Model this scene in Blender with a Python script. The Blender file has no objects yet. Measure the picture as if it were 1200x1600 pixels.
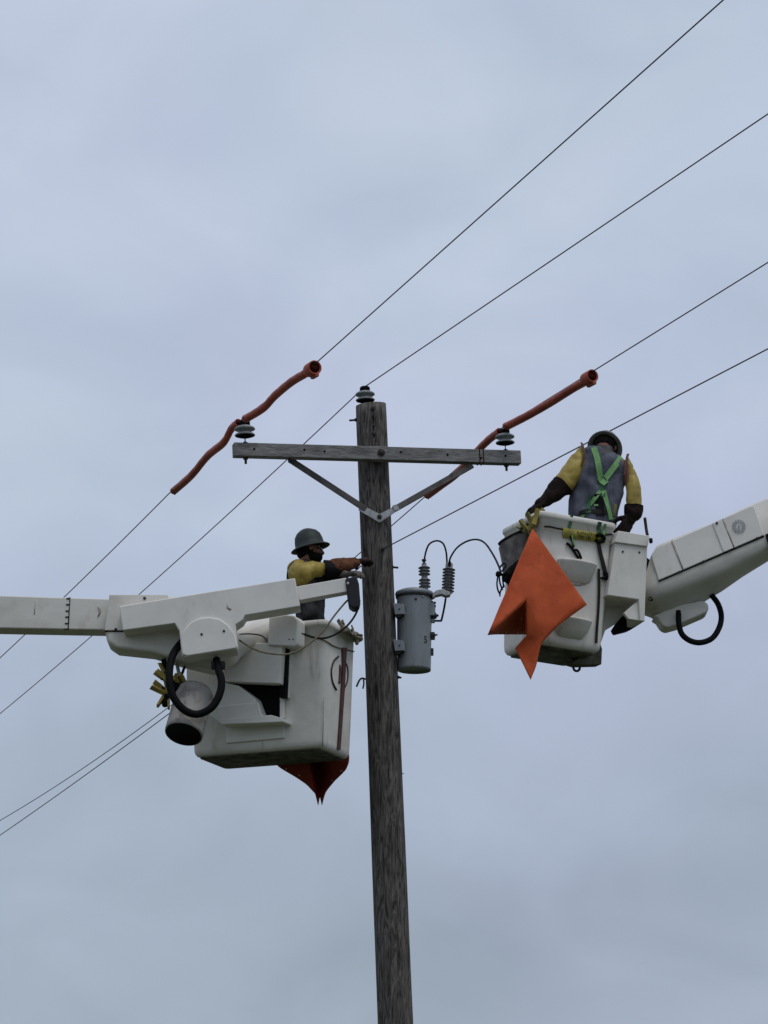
import bpy, bmesh, math, random
from mathutils import Vector, Matrix, noise
from mathutils.bvhtree import BVHTree
R = math.radians
random.seed(7)
S = bpy.context.scene
COL = S.collection

# ------------------------------------------------------------------ camera
PITCH = R(15.0); F = 4876.0; CAMZ = 1.6           # F: focal length in pixels of the 1200 x 1600 frame
cd = bpy.data.cameras.new('camera'); cam = bpy.data.objects.new('camera', cd); COL.objects.link(cam)
cam.location = (0, 0, CAMZ); cam.rotation_euler = (R(90) + PITCH, 0, 0)
cd.sensor_fit = 'VERTICAL'; cd.sensor_height = 36.0; cd.lens = 36.0 * F / 1600.0
cd.clip_start = 0.1; cd.clip_end = 5000
S.camera = cam

# ------------------------------------------------------------------ sky, sun, exposure
SUN_EL, SUN_AZ = R(66), R(140)                     # azimuth clockwise from +Y: behind the camera, to the right
W = bpy.data.worlds.new('World'); S.world = W; W.use_nodes = True
nt = W.node_tree; nt.nodes.clear()
def N(t, **k):
    n = nt.nodes.new(t)
    for a, b in k.items(): setattr(n, a, b)
    return n
out = N('ShaderNodeOutputWorld'); mixs = N('ShaderNodeMixShader')
sky = N('ShaderNodeTexSky', sky_type='NISHITA', sun_disc=False, sun_elevation=SUN_EL, sun_rotation=SUN_AZ)
b1 = N('ShaderNodeBackground'); b1.inputs['Strength'].default_value = 0.08
b2 = N('ShaderNodeBackground'); b2.inputs['Strength'].default_value = 1.0
nt.links.new(sky.outputs[0], b1.inputs[0])
tc = N('ShaderNodeTexCoord')
def noise_node(scale, detail, rough, mp):
    m = N('ShaderNodeMapping'); m.inputs['Scale'].default_value = mp; m.inputs['Location'].default_value = (3.1, 1.7, 0.45)
    nt.links.new(tc.outputs['Generated'], m.inputs[0])
    n = N('ShaderNodeTexNoise'); n.inputs['Scale'].default_value = scale; n.inputs['Detail'].default_value = detail
    n.inputs['Roughness'].default_value = rough; n.inputs['Distortion'].default_value = 0.6
    nt.links.new(m.outputs[0], n.inputs['Vector']); return n
n1 = noise_node(3.2, 3.0, 0.45, (1, 1, 1.7)); n2 = noise_node(11.0, 4.0, 0.5, (1, 1, 1.6))
mx = N('ShaderNodeMix', data_type='FLOAT'); mx.inputs[0].default_value = 0.35
nt.links.new(n1.outputs[0], mx.inputs[2]); nt.links.new(n2.outputs[0], mx.inputs[3])
sep = N('ShaderNodeSeparateXYZ'); nt.links.new(tc.outputs['Generated'], sep.inputs[0])
mr = N('ShaderNodeMapRange'); mr.inputs[1].default_value = 0.0; mr.inputs[2].default_value = 0.55
mr.inputs[3].default_value = -0.26; mr.inputs[4].default_value = 0.34
nt.links.new(sep.outputs[2], mr.inputs[0])
ad = N('ShaderNodeMath', operation='ADD'); nt.links.new(mx.outputs[0], ad.inputs[0]); nt.links.new(mr.outputs[0], ad.inputs[1])
cr = N('ShaderNodeValToRGB'); e = cr.color_ramp.elements
e[0].position = 0.20; e[0].color = (0.285, 0.332, 0.412, 1)
e[1].position = 0.92; e[1].color = (0.642, 0.690, 0.825, 1)
m1 = e.new(0.45); m1.color = (0.399, 0.453, 0.570, 1)
m2 = e.new(0.62); m2.color = (0.470, 0.524, 0.670, 1)
n4 = noise_node(4.5, 2.0, 0.4, (1.2, 1, 1.9)); hr_ = N('ShaderNodeValToRGB'); hr_.color_ramp.elements[0].position = 0.32; hr_.color_ramp.elements[1].position = 0.68
hr_.color_ramp.elements[0].color = (0.955, 0.995, 0.955, 1); hr_.color_ramp.elements[1].color = (1.0, 0.995, 1.005, 1)      # grey-green and mauve patches of cloud
hm = N('ShaderNodeMix', data_type='RGBA', blend_type='MULTIPLY'); hm.inputs[0].default_value = 1.0
nt.links.new(n4.outputs[0], hr_.inputs[0]); nt.links.new(ad.outputs[0], cr.inputs[0]); nt.links.new(cr.outputs[0], hm.inputs[6]); nt.links.new(hr_.outputs[0], hm.inputs[7]); nt.links.new(hm.outputs[2], b2.inputs[0])
mixs.inputs[0].default_value = 0.90
nt.links.new(b1.outputs[0], mixs.inputs[1]); nt.links.new(b2.outputs[0], mixs.inputs[2]); nt.links.new(mixs.outputs[0], out.inputs[0])

sd = bpy.data.lights.new('sun', 'SUN'); sun = bpy.data.objects.new('sun', sd); COL.objects.link(sun)
sd.energy = 0.95; sd.angle = R(25); sd.color = (1.0, 0.97, 0.92)
to_sun = Vector((math.sin(SUN_AZ) * math.cos(SUN_EL), math.cos(SUN_AZ) * math.cos(SUN_EL), math.sin(SUN_EL)))
sun.rotation_euler = to_sun.to_track_quat('Z', 'Y').to_euler(); sun.location = (8, -10, 30)
vs = S.view_settings; vs.view_transform = 'Standard'; vs.look = 'None'; vs.gamma = 1; vs.exposure = 0.12; vs.use_curve_mapping = False

# ------------------------------------------------------------------ helpers
RT = Vector((1, 0, 0)); FW = Vector((0, math.cos(PITCH), math.sin(PITCH))); UP = Vector((0, -math.sin(PITCH), math.cos(PITCH)))
C0 = Vector((0, 0, CAMZ))
def ray(px, py): return FW + RT * ((px - 600) / F) + UP * ((800 - py) / F)
def P(px, py, Y):
    d = ray(px, py); return C0 + d * (Y / d.y)
class Plane:                                       # an upright plane standing in the world at its own distance
    def __init__(s, px, py, Y, yaw):
        s.o = P(px, py, Y); a = R(yaw); s.n = Vector((math.sin(a), -math.cos(a), 0)); s.d = Vector((math.cos(a), math.sin(a), 0))
    def at(s, px, py, off=0.0):                    # off > 0: towards the viewer's side
        o = s.o + s.n * off; d = ray(px, py); return C0 + d * ((o - C0).dot(s.n) / d.dot(s.n))
WL = {}
def reg(o, wl, parent):
    WL[o.name] = wl.copy(); COL.objects.link(o)
    if parent is not None:
        o.parent = parent; o.location = wl - WL[parent.name]
    else: o.location = wl
    return o
def empty(name, loc):
    o = bpy.data.objects.new(name, None); o.empty_display_size = 0.2
    return reg(o, Vector(loc), None)
def tag(o, label, cat, group=None, kind=None):
    if label: o['label'] = label
    if cat: o['category'] = cat
    if group: o['group'] = group
    if kind: o['kind'] = kind
    return o
def mk(name, verts, faces, mat, parent=None, bevel=0, smooth=True, seg=3, origin=None, recalc=True, solid=0):
    vs_ = [Vector(v) for v in verts]
    c = Vector(origin) if origin is not None else sum(vs_, Vector()) / len(vs_)
    me = bpy.data.meshes.new(name); me.from_pydata([v - c for v in vs_], [], faces)
    if recalc:
        bm = bmesh.new(); bm.from_mesh(me); bmesh.ops.recalc_face_normals(bm, faces=bm.faces); bm.to_mesh(me); bm.free()
    me.materials.append(M[mat])
    if smooth: me.polygons.foreach_set('use_smooth', [True] * len(me.polygons))
    o = bpy.data.objects.new(name, me); reg(o, c, parent)
    if solid:
        m = o.modifiers.new('solid', 'SOLIDIFY'); m.thickness = solid; m.offset = 0
    if bevel:
        m = o.modifiers.new('bevel', 'BEVEL'); m.width = bevel; m.segments = seg; m.limit_method = 'ANGLE'; m.angle_limit = R(28); m.harden_normals = True
    return o
def frame(d):
    d = d.normalized(); a = Vector((0, 0, 1)) if abs(d.z) < 0.9 else Vector((1, 0, 0))
    x = d.cross(a).normalized(); return x, x.cross(d).normalized(), d
def spline(pts, k=6):
    pts = [Vector(p) for p in pts]
    if len(pts) < 3: return pts
    q = [pts[0] * 2 - pts[1]] + pts + [pts[-1] * 2 - pts[-2]]; r = []
    for i in range(1, len(q) - 2):
        a, b, c, d = q[i - 1:i + 3]
        for j in range(k):
            t = j / k
            r.append(0.5 * ((2 * b) + (c - a) * t + (2 * a - 5 * b + 4 * c - d) * t * t + (3 * b - a - 3 * c + d) * t ** 3))
    r.append(pts[-1]); return r
def tube_data(pts, rad, seg=10, cap=True, v0=0):
    n = len(pts); rs = rad if isinstance(rad, (list, tuple)) else [rad] * n
    vv, ff = [], []; x = None
    for i, p in enumerate(pts):
        d = (pts[min(i + 1, n - 1)] - pts[max(i - 1, 0)])
        if d.length < 1e-9: d = Vector((0, 0, 1))
        d.normalize()
        if x is None: x, y, _ = frame(d)
        else:
            x = (x - d * x.dot(d)).normalized(); y = x.cross(d) * -1; y = d.cross(x)
        for j in range(seg):
            a = 2 * math.pi * j / seg; vv.append(p + (x * math.cos(a) + y * math.sin(a)) * rs[i])
    for i in range(n - 1):
        for j in range(seg):
            k = (j + 1) % seg; ff.append([v0 + i * seg + j, v0 + i * seg + k, v0 + (i + 1) * seg + k, v0 + (i + 1) * seg + j])
    if cap: ff.append([v0 + j for j in range(seg)][::-1]); ff.append([v0 + (n - 1) * seg + j for j in range(seg)])
    return vv, ff
def tube(name, pts, rad, mat, parent=None, seg=10, k=6, smooth_path=True, **kw):
    if smooth_path: pts = spline(pts, k)
    else: pts = [Vector(p) for p in pts]
    v, f = tube_data(pts, rad, seg); return mk(name, v, f, mat, parent, **kw)
def merge(parts):
    V, Fc = [], []
    for v, f in parts:
        b = len(V); V += list(v); Fc += [[i + b for i in q] for q in f]
    return V, Fc
def lathe_data(prof, o, axis, seg=24, sx=1.0, sy=1.0, xdir=None):
    x, y, d = frame(Vector(axis))
    if xdir is not None:
        x = (Vector(xdir) - d * Vector(xdir).dot(d)).normalized(); y = d.cross(x)
    o = Vector(o); vv, ff = [], []
    for r, h in prof:
        for j in range(seg):
            a = 2 * math.pi * j / seg; vv.append(o + d * h + x * (math.cos(a) * r * sx) + y * (math.sin(a) * r * sy))
    for i in range(len(prof) - 1):
        for j in range(seg):
            k = (j + 1) % seg; ff.append([i * seg + j, i * seg + k, (i + 1) * seg + k, (i + 1) * seg + j])
    if prof[0][0] > 1e-6: ff.append(list(range(seg))[::-1])
    if prof[-1][0] > 1e-6: ff.append([(len(prof) - 1) * seg + j for j in range(seg)])
    return vv, ff
def lathe(name, prof, o, axis, mat, parent=None, seg=24, bevel=0, **kw):
    v, f = lathe_data([(max(r, 1e-4), h) for r, h in prof], o, axis, seg, **kw); return mk(name, v, f, mat, parent, bevel=bevel)
def prism(name, poly, plane, thick, mat, parent=None, bevel=0.008, off=0.0, seg=3):
    fr = [plane.at(x, y, off) for x, y in poly]; bk = [p - plane.n * thick for p in fr]; n = len(fr)
    f = [list(range(n)), [n + i for i in range(n)][::-1]] + [[i, (i + 1) % n, n + (i + 1) % n, n + i] for i in range(n)]
    return mk(name, fr + bk, f, mat, parent, bevel=bevel, seg=seg)
def loft(name, rings, mat, parent=None, bevel=0, close=True, caps=True, **kw):
    n = len(rings[0]); V = [p for r in rings for p in r]; f = []
    for i in range(len(rings) - 1):
        for j in range(n if close else n - 1):
            k = (j + 1) % n; f.append([i * n + j, i * n + k, (i + 1) * n + k, (i + 1) * n + j])
    if caps: f.append(list(range(n))[::-1]); f.append([(len(rings) - 1) * n + j for j in range(n)])
    return mk(name, V, f, mat, parent, bevel=bevel, **kw)
def boxc(name, c, ax, ay, az, mat, parent=None, bevel=0.003):
    c = Vector(c); v = [c + ax * i + ay * j + az * k for i in (-1, 1) for j in (-1, 1) for k in (-1, 1)]
    f = [[0, 1, 3, 2], [4, 6, 7, 5], [0, 4, 5, 1], [2, 3, 7, 6], [0, 2, 6, 4], [1, 5, 7, 3]]
    return mk(name, v, f, mat, parent, bevel=bevel)
def bolt(name, c, n, r, h, mat, parent):
    return lathe(name, [(r, 0), (r, h * 0.8), (r * 0.8, h), (0, h)], c, n, mat, parent, seg=8)
def text_data(body, size, o, xd, yd, nd, extrude=0.0015):
    cu = bpy.data.curves.new('lettering', 'FONT'); cu.body = body; cu.size = size; cu.extrude = extrude; cu.align_x = 'CENTER'; cu.align_y = 'CENTER'; cu.resolution_u = 3
    t = bpy.data.objects.new('lettering', cu); COL.objects.link(t); dg = bpy.context.evaluated_depsgraph_get()
    me = bpy.data.meshes.new_from_object(t.evaluated_get(dg))
    v = [o + xd * p.co.x + yd * p.co.y + nd * p.co.z for p in me.vertices]; f = [list(p.vertices) for p in me.polygons]
    bpy.data.objects.remove(t); bpy.data.curves.remove(cu); bpy.data.meshes.remove(me); return v, f
# organic shapes: closed capsules and ellipsoids fused into one skin
def cap_data(a, b, r1, r2, seg=14, rings=5):
    a, b = Vector(a), Vector(b); L = (b - a).length; prof = []
    for i in range(rings + 1):
        t = math.pi / 2 * i / rings; prof.append((r1 * math.sin(t), -r1 * math.cos(t)))
    for i in range(rings + 1):
        t = math.pi / 2 * i / rings; prof.append((r2 * math.cos(t), L + r2 * math.sin(t)))
    return lathe_data([(max(r, 1e-4), h) for r, h in prof], a, (b - a) if L > 1e-5 else Vector((0, 0, 1)), seg)
def ell_data(c, ax, ay, az, seg=18, rings=12):
    c = Vector(c); V, f = [], []
    for i in range(rings + 1):
        t = math.pi * i / rings; s = max(math.sin(t), 1e-3)
        for j in range(seg):
            a = 2 * math.pi * j / seg; V.append(c + ax * (s * math.cos(a)) + ay * (s * math.sin(a)) + az * math.cos(t))
    for i in range(rings):
        for j in range(seg):
            k = (j + 1) % seg; f.append([i * seg + j, i * seg + k, (i + 1) * seg + k, (i + 1) * seg + j])
    f.append(list(range(seg))); f.append([rings * seg + j for j in range(seg)][::-1]); return V, f
def chain(pts, rads):
    return [cap_data(pts[i], pts[i + 1], rads[i], rads[i + 1]) for i in range(len(pts) - 1)]
def fuse(name, parts, mat, parent, voxel=0.01, smooth=3, fold=0.0, fscale=14.0, stretch=(1, 1, 1), cut=None):
    V, f = merge(parts); c = sum(V, Vector()) / len(V)
    me = bpy.data.meshes.new('tmp'); me.from_pydata([v - c for v in V], [], f)
    bm = bmesh.new(); bm.from_mesh(me); bmesh.ops.recalc_face_normals(bm, faces=bm.faces); bm.to_mesh(me); bm.free()
    t = bpy.data.objects.new('tmp', me); COL.objects.link(t)
    m = t.modifiers.new('r', 'REMESH'); m.mode = 'VOXEL'; m.voxel_size = voxel
    if smooth: m = t.modifiers.new('s', 'SMOOTH'); m.factor = 0.5; m.iterations = smooth
    dg = bpy.context.evaluated_depsgraph_get(); me2 = bpy.data.meshes.new_from_object(t.evaluated_get(dg))
    bpy.data.objects.remove(t); bpy.data.meshes.remove(me); me2.name = name
    bm = bmesh.new(); bm.from_mesh(me2)
    if cut:
        for co, no in cut:
            g = bm.verts[:] + bm.edges[:] + bm.faces[:]
            r = bmesh.ops.bisect_plane(bm, geom=g, plane_co=Vector(co) - c, plane_no=Vector(no), clear_outer=True)
            ed = [x for x in r['geom_cut'] if isinstance(x, bmesh.types.BMEdge)]
            bmesh.ops.holes_fill(bm, edges=ed)
    if fold:
        bm.normal_update()
        for v in bm.verts:
            q = Vector((v.co.x * stretch[0], v.co.y * stretch[1], v.co.z * stretch[2])) * fscale
            v.co += v.normal * fold * (noise.noise(q) + 0.5 * noise.noise(q * 2.3))
    bm.to_mesh(me2); bm.free()
    me2.materials.clear(); me2.materials.append(M[mat]); me2.polygons.foreach_set('use_smooth', [True] * len(me2.polygons))
    o = bpy.data.objects.new(name, me2); return reg(o, c, parent)
def bvh_of(o):
    me = o.data; w = WL[o.name]; return BVHTree.FromPolygons([v.co + w for v in me.vertices], [list(p.vertices) for p in me.polygons])
def on_surface(b, px, py, off=0.005, Y=22):
    d = ray(px, py).normalized(); h = b.ray_cast(C0, d)
    if h[0] is None:
        return P(px, py, Y), Vector((0, -1, 0))
    n = h[1] if h[1].dot(d) < 0 else -h[1]
    return h[0] + n * off, n
def strap(name, pts, nrm, width, mat, parent, thick=0.004, k=5):
    pts = [Vector(p) for p in pts]; q = spline(pts, k); nn = spline([Vector(n) for n in nrm], k) if len(nrm) == len(pts) else [Vector(nrm[0])] * len(q)
    L = []
    for i, p in enumerate(q):
        d = (q[min(i + 1, len(q) - 1)] - q[max(i - 1, 0)]).normalized(); n = nn[i].normalized(); s = d.cross(n).normalized()
        L.append([p - s * width / 2 - n * thick / 2, p + s * width / 2 - n * thick / 2, p + s * width / 2 + n * thick / 2, p - s * width / 2 + n * thick / 2])
    return loft(name, L, mat, parent, smooth=False)

# ------------------------------------------------------------------ materials
M = {}
def mat(name, base, rough=0.6, metal=0.0, var=0.0, vscale=6.0, vmap=(1, 1, 1), dark=None, bump=0.0, bscale=60.0, bmap=None, spec=0.5, detail=6.0, ramp=(0.35, 0.7), dist=0.4, extra=None):
    m = bpy.data.materials.new(name); m.use_nodes = True; t = m.node_tree; b = t.nodes['Principled BSDF']
    b.inputs['Base Color'].default_value = (*base, 1); b.inputs['Roughness'].default_value = rough; b.inputs['Metallic'].default_value = metal
    b.inputs['Specular IOR Level'].default_value = spec
    c = t.nodes.new('ShaderNodeTexCoord')
    def nz(scale, mp, det, dst=0.4):
        mm = t.nodes.new('ShaderNodeMapping'); mm.inputs['Scale'].default_value = mp; t.links.new(c.outputs['Object'], mm.inputs[0])
        n = t.nodes.new('ShaderNodeTexNoise'); n.inputs['Scale'].default_value = scale; n.inputs['Detail'].default_value = det; n.inputs['Roughness'].default_value = 0.62; n.inputs['Distortion'].default_value = dst
        t.links.new(mm.outputs[0], n.inputs['Vector']); return n
    if dark is not None:
        n = nz(vscale, vmap, detail, dist); rp = t.nodes.new('ShaderNodeValToRGB'); rp.color_ramp.elements[0].position = ramp[0]; rp.color_ramp.elements[1].position = ramp[1]
        rp.color_ramp.elements[0].color = (*dark, 1); rp.color_ramp.elements[1].color = (*base, 1)
        t.links.new(n.outputs[0], rp.inputs[0]); colr = rp.outputs[0]
        if extra:
            n2 = nz(extra[0], extra[1], 7.0, 0.25 if extra[0] < 20 else 1.0); r2 = t.nodes.new('ShaderNodeValToRGB'); r2.color_ramp.elements[0].position = extra[2]; r2.color_ramp.elements[1].position = extra[3]
            r2.color_ramp.elements[0].color = (*extra[4], 1); r2.color_ramp.elements[1].color = (1, 1, 1, 1)
            t.links.new(n2.outputs[0], r2.inputs[0]); mu = t.nodes.new('ShaderNodeMix'); mu.data_type = 'RGBA'; mu.blend_type = 'MULTIPLY'; mu.inputs[0].default_value = 1.0
            t.links.new(colr, mu.inputs[6]); t.links.new(r2.outputs[0], mu.inputs[7]); colr = mu.outputs[2]
        t.links.new(colr, b.inputs['Base Color'])
        rr = t.nodes.new('ShaderNodeMapRange'); rr.inputs[3].default_value = min(1, rough + 0.15); rr.inputs[4].default_value = max(0.05, rough - 0.1)
        t.links.new(n.outputs[0], rr.inputs[0]); t.links.new(rr.outputs[0], b.inputs['Roughness'])
    if bump:
        n3 = nz(bscale, bmap or (1, 1, 1), 5.0); bp = t.nodes.new('ShaderNodeBump'); bp.inputs['Strength'].default_value = bump; bp.inputs['Distance'].default_value = 0.01
        t.links.new(n3.outputs[0], bp.inputs['Height']); t.links.new(bp.outputs[0], b.inputs['Normal'])
    M[name] = m; return m
mat('pole_wood', (0.175, 0.160, 0.146), 0.9, dark=(0.030, 0.026, 0.024), vscale=5.5, vmap=(3.4, 3.4, 0.5), bump=0.9, bscale=9, bmap=(5, 5, 0.35), ramp=(0.36, 0.68), dist=3.2, extra=(30, (1, 1, 0.07), 0.33, 0.5, (0.25, 0.23, 0.21)), spec=0.2)
mat('arm_wood', (0.26, 0.255, 0.25), 0.9, dark=(0.10, 0.098, 0.094), vscale=5.0, vmap=(0.5, 5, 7), bump=0.6, bscale=8, bmap=(0.5, 8, 10), ramp=(0.3, 0.65), dist=0.8, spec=0.2, extra=(9, (0.5, 3, 9), 0.3, 0.45, (0.45, 0.43, 0.4)))
mat('brace_wood', (0.13, 0.115, 0.11), 0.85, dark=(0.055, 0.05, 0.048), vscale=9, bump=0.4, bscale=40)
mat('galvanised', (0.46, 0.47, 0.47), 0.55, 0.55, dark=(0.28, 0.28, 0.28), vscale=22, bump=0.1)
mat('dark_steel', (0.05, 0.05, 0.055), 0.6, 0.5, dark=(0.02, 0.018, 0.016), vscale=20)
mat('rusty_steel', (0.085, 0.06, 0.05), 0.8, 0.3, dark=(0.03, 0.024, 0.02), vscale=25)
mat('porcelain', (0.24, 0.26, 0.26), 0.35, spec=0.35, dark=(0.16, 0.172, 0.172), vscale=9)
mat('porcelain_grey', (0.26, 0.262, 0.262), 0.45, spec=0.3, dark=(0.16, 0.16, 0.16), vscale=15)
mat('polymer_black', (0.04, 0.04, 0.043), 0.6, spec=0.2, dark=(0.022, 0.022, 0.024), vscale=15)
mat('wire', (0.045, 0.043, 0.048), 0.7, 0.0, spec=0.2)
mat('tank_paint', (0.235, 0.26, 0.275), 0.48, dark=(0.17, 0.19, 0.20), vscale=5, vmap=(1, 1, 0.4), bump=0.06, bscale=50, extra=(12, (1, 1, 0.15), 0.28, 0.42, (0.7, 0.68, 0.64)))
mat('gelcoat', (0.70, 0.675, 0.62), 0.55, spec=0.2, dark=(0.55, 0.525, 0.47), vscale=3.2, bump=0.05, bscale=30, ramp=(0.25, 0.6), extra=(6, (2.4, 2.4, 0.30), 0.28, 0.42, (0.66, 0.62, 0.56)))
mat('boom_white', (0.67, 0.645, 0.59), 0.55, spec=0.2, dark=(0.52, 0.495, 0.445), vscale=3.5, vmap=(0.5, 1, 1), bump=0.05, bscale=30, ramp=(0.28, 0.62), extra=(4, (1.2, 1, 1), 0.26, 0.44, (0.76, 0.72, 0.66)))
mat('cover_white', (0.74, 0.72, 0.675), 0.5, spec=0.2, dark=(0.63, 0.61, 0.56), vscale=3.0, bump=0.03, bscale=25, ramp=(0.25, 0.6), extra=(4, (1.6, 1, 0.7), 0.24, 0.42, (0.80, 0.77, 0.72)))
mat('bucket_base', (0.17, 0.165, 0.13), 0.9, spec=0.1, dark=(0.05, 0.048, 0.038), vscale=9, bump=0.4, bscale=30)
mat('scuffed_white', (0.32, 0.305, 0.28), 0.75, spec=0.2, dark=(0.20, 0.18, 0.165), vscale=7, bump=0.1, ramp=(0.38, 0.50))
mat('black_rubber', (0.006, 0.006, 0.007), 0.7, spec=0.10, dark=(0.004, 0.004, 0.005), vscale=20, bump=0.1)
mat('black_plastic', (0.018, 0.018, 0.025), 0.5, spec=0.25, dark=(0.018, 0.018, 0.022), vscale=12)
mat('shadow_black', (0.008, 0.008, 0.008), 0.95, spec=0.05)
mat('orange_rubber', (0.48, 0.088, 0.028), 0.7, spec=0.15, dark=(0.36, 0.062, 0.021), vscale=4.0, bump=0.25, bscale=9, ramp=(0.32, 0.62), extra=(9, (1, 1, 1.6), 0.28, 0.42, (0.72, 0.74, 0.78)))
mat('hose_orange', (0.40, 0.092, 0.052), 0.5, spec=0.35, dark=(0.27, 0.056, 0.034), vscale=6, bump=0.1, bscale=25)
mat('orange_rubber_shade', (0.23, 0.030, 0.018), 0.6, spec=0.2, dark=(0.15, 0.02, 0.013), vscale=5, bump=0.12, bscale=14)  # orange blanket below the left bucket, its shade put into the base colour
mat('hose_inside', (0.05, 0.010, 0.008), 0.9, spec=0.05)
mat('pin_yellow', (0.44, 0.35, 0.06), 0.6, dark=(0.22, 0.155, 0.04), vscale=18, bump=0.2)
mat('pin_tan', (0.22, 0.20, 0.15), 0.85, dark=(0.085, 0.075, 0.05), vscale=14, bump=0.4, ramp=(0.35, 0.6))
mat('pin_green', (0.30, 0.27, 0.075), 0.6, dark=(0.12, 0.115, 0.04), vscale=18, bump=0.2)
mat('sleeve_yellow', (0.35, 0.265, 0.05), 0.5, spec=0.3, dark=(0.19, 0.13, 0.024), vscale=7, bump=0.25, bscale=12, ramp=(0.32, 0.62))
mat('sleeve_edge', (0.075, 0.022, 0.018), 0.6)
mat('glove_leather', (0.165, 0.06, 0.025), 0.8, spec=0.2, dark=(0.07, 0.026, 0.013), vscale=13, bump=0.5, bscale=35, ramp=(0.38, 0.66))
mat('glove_dark', (0.022, 0.013, 0.010), 0.85, spec=0.1, dark=(0.007, 0.005, 0.005), vscale=13, bump=0.5, bscale=35)
mat('glove_palm', (0.14, 0.115, 0.10), 0.8, dark=(0.055, 0.045, 0.04), vscale=16, bump=0.5, bscale=35)
mat('glove_hide', (0.065, 0.045, 0.036), 0.85, spec=0.1, dark=(0.02, 0.015, 0.012), vscale=14, bump=0.5, bscale=35)
mat('glove_cuff', (0.009, 0.009, 0.010), 0.75, spec=0.1, dark=(0.005, 0.005, 0.005), vscale=12, bump=0.3)
mat('vest_grey', (0.115, 0.125, 0.155), 0.92, dark=(0.062, 0.068, 0.09), vscale=9, bump=1.0, bscale=11, ramp=(0.3, 0.66), spec=0.15)
mat('shirt_dark', (0.045, 0.047, 0.048), 0.95, dark=(0.012, 0.012, 0.013), vscale=9, bump=0.6, bscale=10, ramp=(0.38, 0.62), spec=0.15)
mat('label_white', (0.62, 0.58, 0.42), 0.6)
mat('shirt_grey', (0.12, 0.115, 0.115), 0.95, spec=0.1, dark=(0.06, 0.057, 0.057), vscale=8, bump=0.4, bscale=10)
mat('trousers', (0.05, 0.052, 0.06), 0.95, dark=(0.03, 0.03, 0.035), vscale=9, bump=0.4, bscale=10, spec=0.1)
mat('web_green', (0.22, 0.43, 0.16), 0.75, dark=(0.12, 0.28, 0.09), vscale=20, bump=0.3, bscale=120)
mat('web_dark_green', (0.035, 0.13, 0.055), 0.75, dark=(0.02, 0.06, 0.03), vscale=20)
mat('skin', (0.22, 0.115, 0.08), 0.7, spec=0.2, dark=(0.15, 0.07, 0.05), vscale=12, bump=0.1)
mat('hair', (0.010, 0.008, 0.007), 0.9, spec=0.1, dark=(0.005, 0.004, 0.004), vscale=40, bump=0.8, bscale=90)
mat('hat_grey', (0.040, 0.051, 0.048), 0.55, spec=0.2, dark=(0.025, 0.032, 0.03), vscale=7, bump=0.05)
mat('hat_brim', (0.24, 0.24, 0.225), 0.6, spec=0.25, dark=(0.17, 0.17, 0.16), vscale=7)
mat('lens_black', (0.008, 0.008, 0.010), 0.12)
mat('rope_tan', (0.23, 0.20, 0.13), 0.85, dark=(0.12, 0.10, 0.065), vscale=30, bump=0.4, bscale=90)
mat('cable_dark', (0.022, 0.020, 0.018), 0.8, spec=0.15)
mat('paddle_red', (0.10, 0.028, 0.026), 0.5, dark=(0.05, 0.015, 0.014), vscale=12)
mat('label_yellow', (0.36, 0.31, 0.03), 0.6, dark=(0.17, 0.15, 0.03), vscale=14, ramp=(0.3, 0.55))
mat('print_black', (0.012, 0.012, 0.012), 0.6)
mat('print_grey', (0.33, 0.335, 0.35), 0.6)
mat('stain_brown', (0.25, 0.21, 0.165), 0.8, dark=(0.42, 0.39, 0.35), vscale=30)
mat('canvas', (0.20, 0.19, 0.18), 0.9, dark=(0.07, 0.062, 0.062), vscale=9, bump=0.6, bscale=12, ramp=(0.36, 0.62))
mat('eyelet', (0.55, 0.5, 0.46), 0.35, 0.4)
mat('grass', (0.055, 0.070, 0.025), 0.95, dark=(0.030, 0.034, 0.016), vscale=0.35, bump=0.6, bscale=4)

# ------------------------------------------------------------------ ground
g = mk('ground', [(-900, -900, 0), (900, -900, 0), (900, 900, 0), (-900, 900, 0)], [[0, 1, 2, 3]], 'grass', smooth=False); g['kind'] = 'structure'

# ------------------------------------------------------------------ utility pole
PY = 25.0
ptop = P(579.5, 633, PY); plow = P(618, 1600, PY)
axis = (ptop - plow).normalized(); base = plow - axis * (plow.z / axis.z) - axis * 0.3
def pole_at(z): return plow + axis * ((z - plow.z) / axis.z)
pole = empty('utility_pole', (base.x, base.y, 0))
tag(pole, 'weathered grey brown wooden utility pole carrying a crossarm', 'utility pole')
rings = []; L = (ptop - base).length; nr = 90; xx, yy, _ = frame(axis)
for i in range(nr + 1):
    t = i / nr; c = base + axis * (L * t); rr = 0.152 + (0.1275 - 0.152) * t
    ring = []
    for j in range(40):
        a = 2 * math.pi * j / 40
        k = 1 + 0.022 * noise.noise(Vector((math.cos(a) * 1.5, math.sin(a) * 1.5, t * 5))) + 0.012 * noise.noise(Vector((math.cos(a) * 6, math.sin(a) * 6, t * 9)))
        tilt = 0.012 * math.cos(a - 0.6) if i == nr else 0
        ring.append(c + (xx * math.cos(a) + yy * math.sin(a)) * rr * k * (0.985 if i == nr else 1) + axis * tilt)
    rings.append(ring)
loft('shaft', rings, 'pole_wood', pole)
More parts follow.
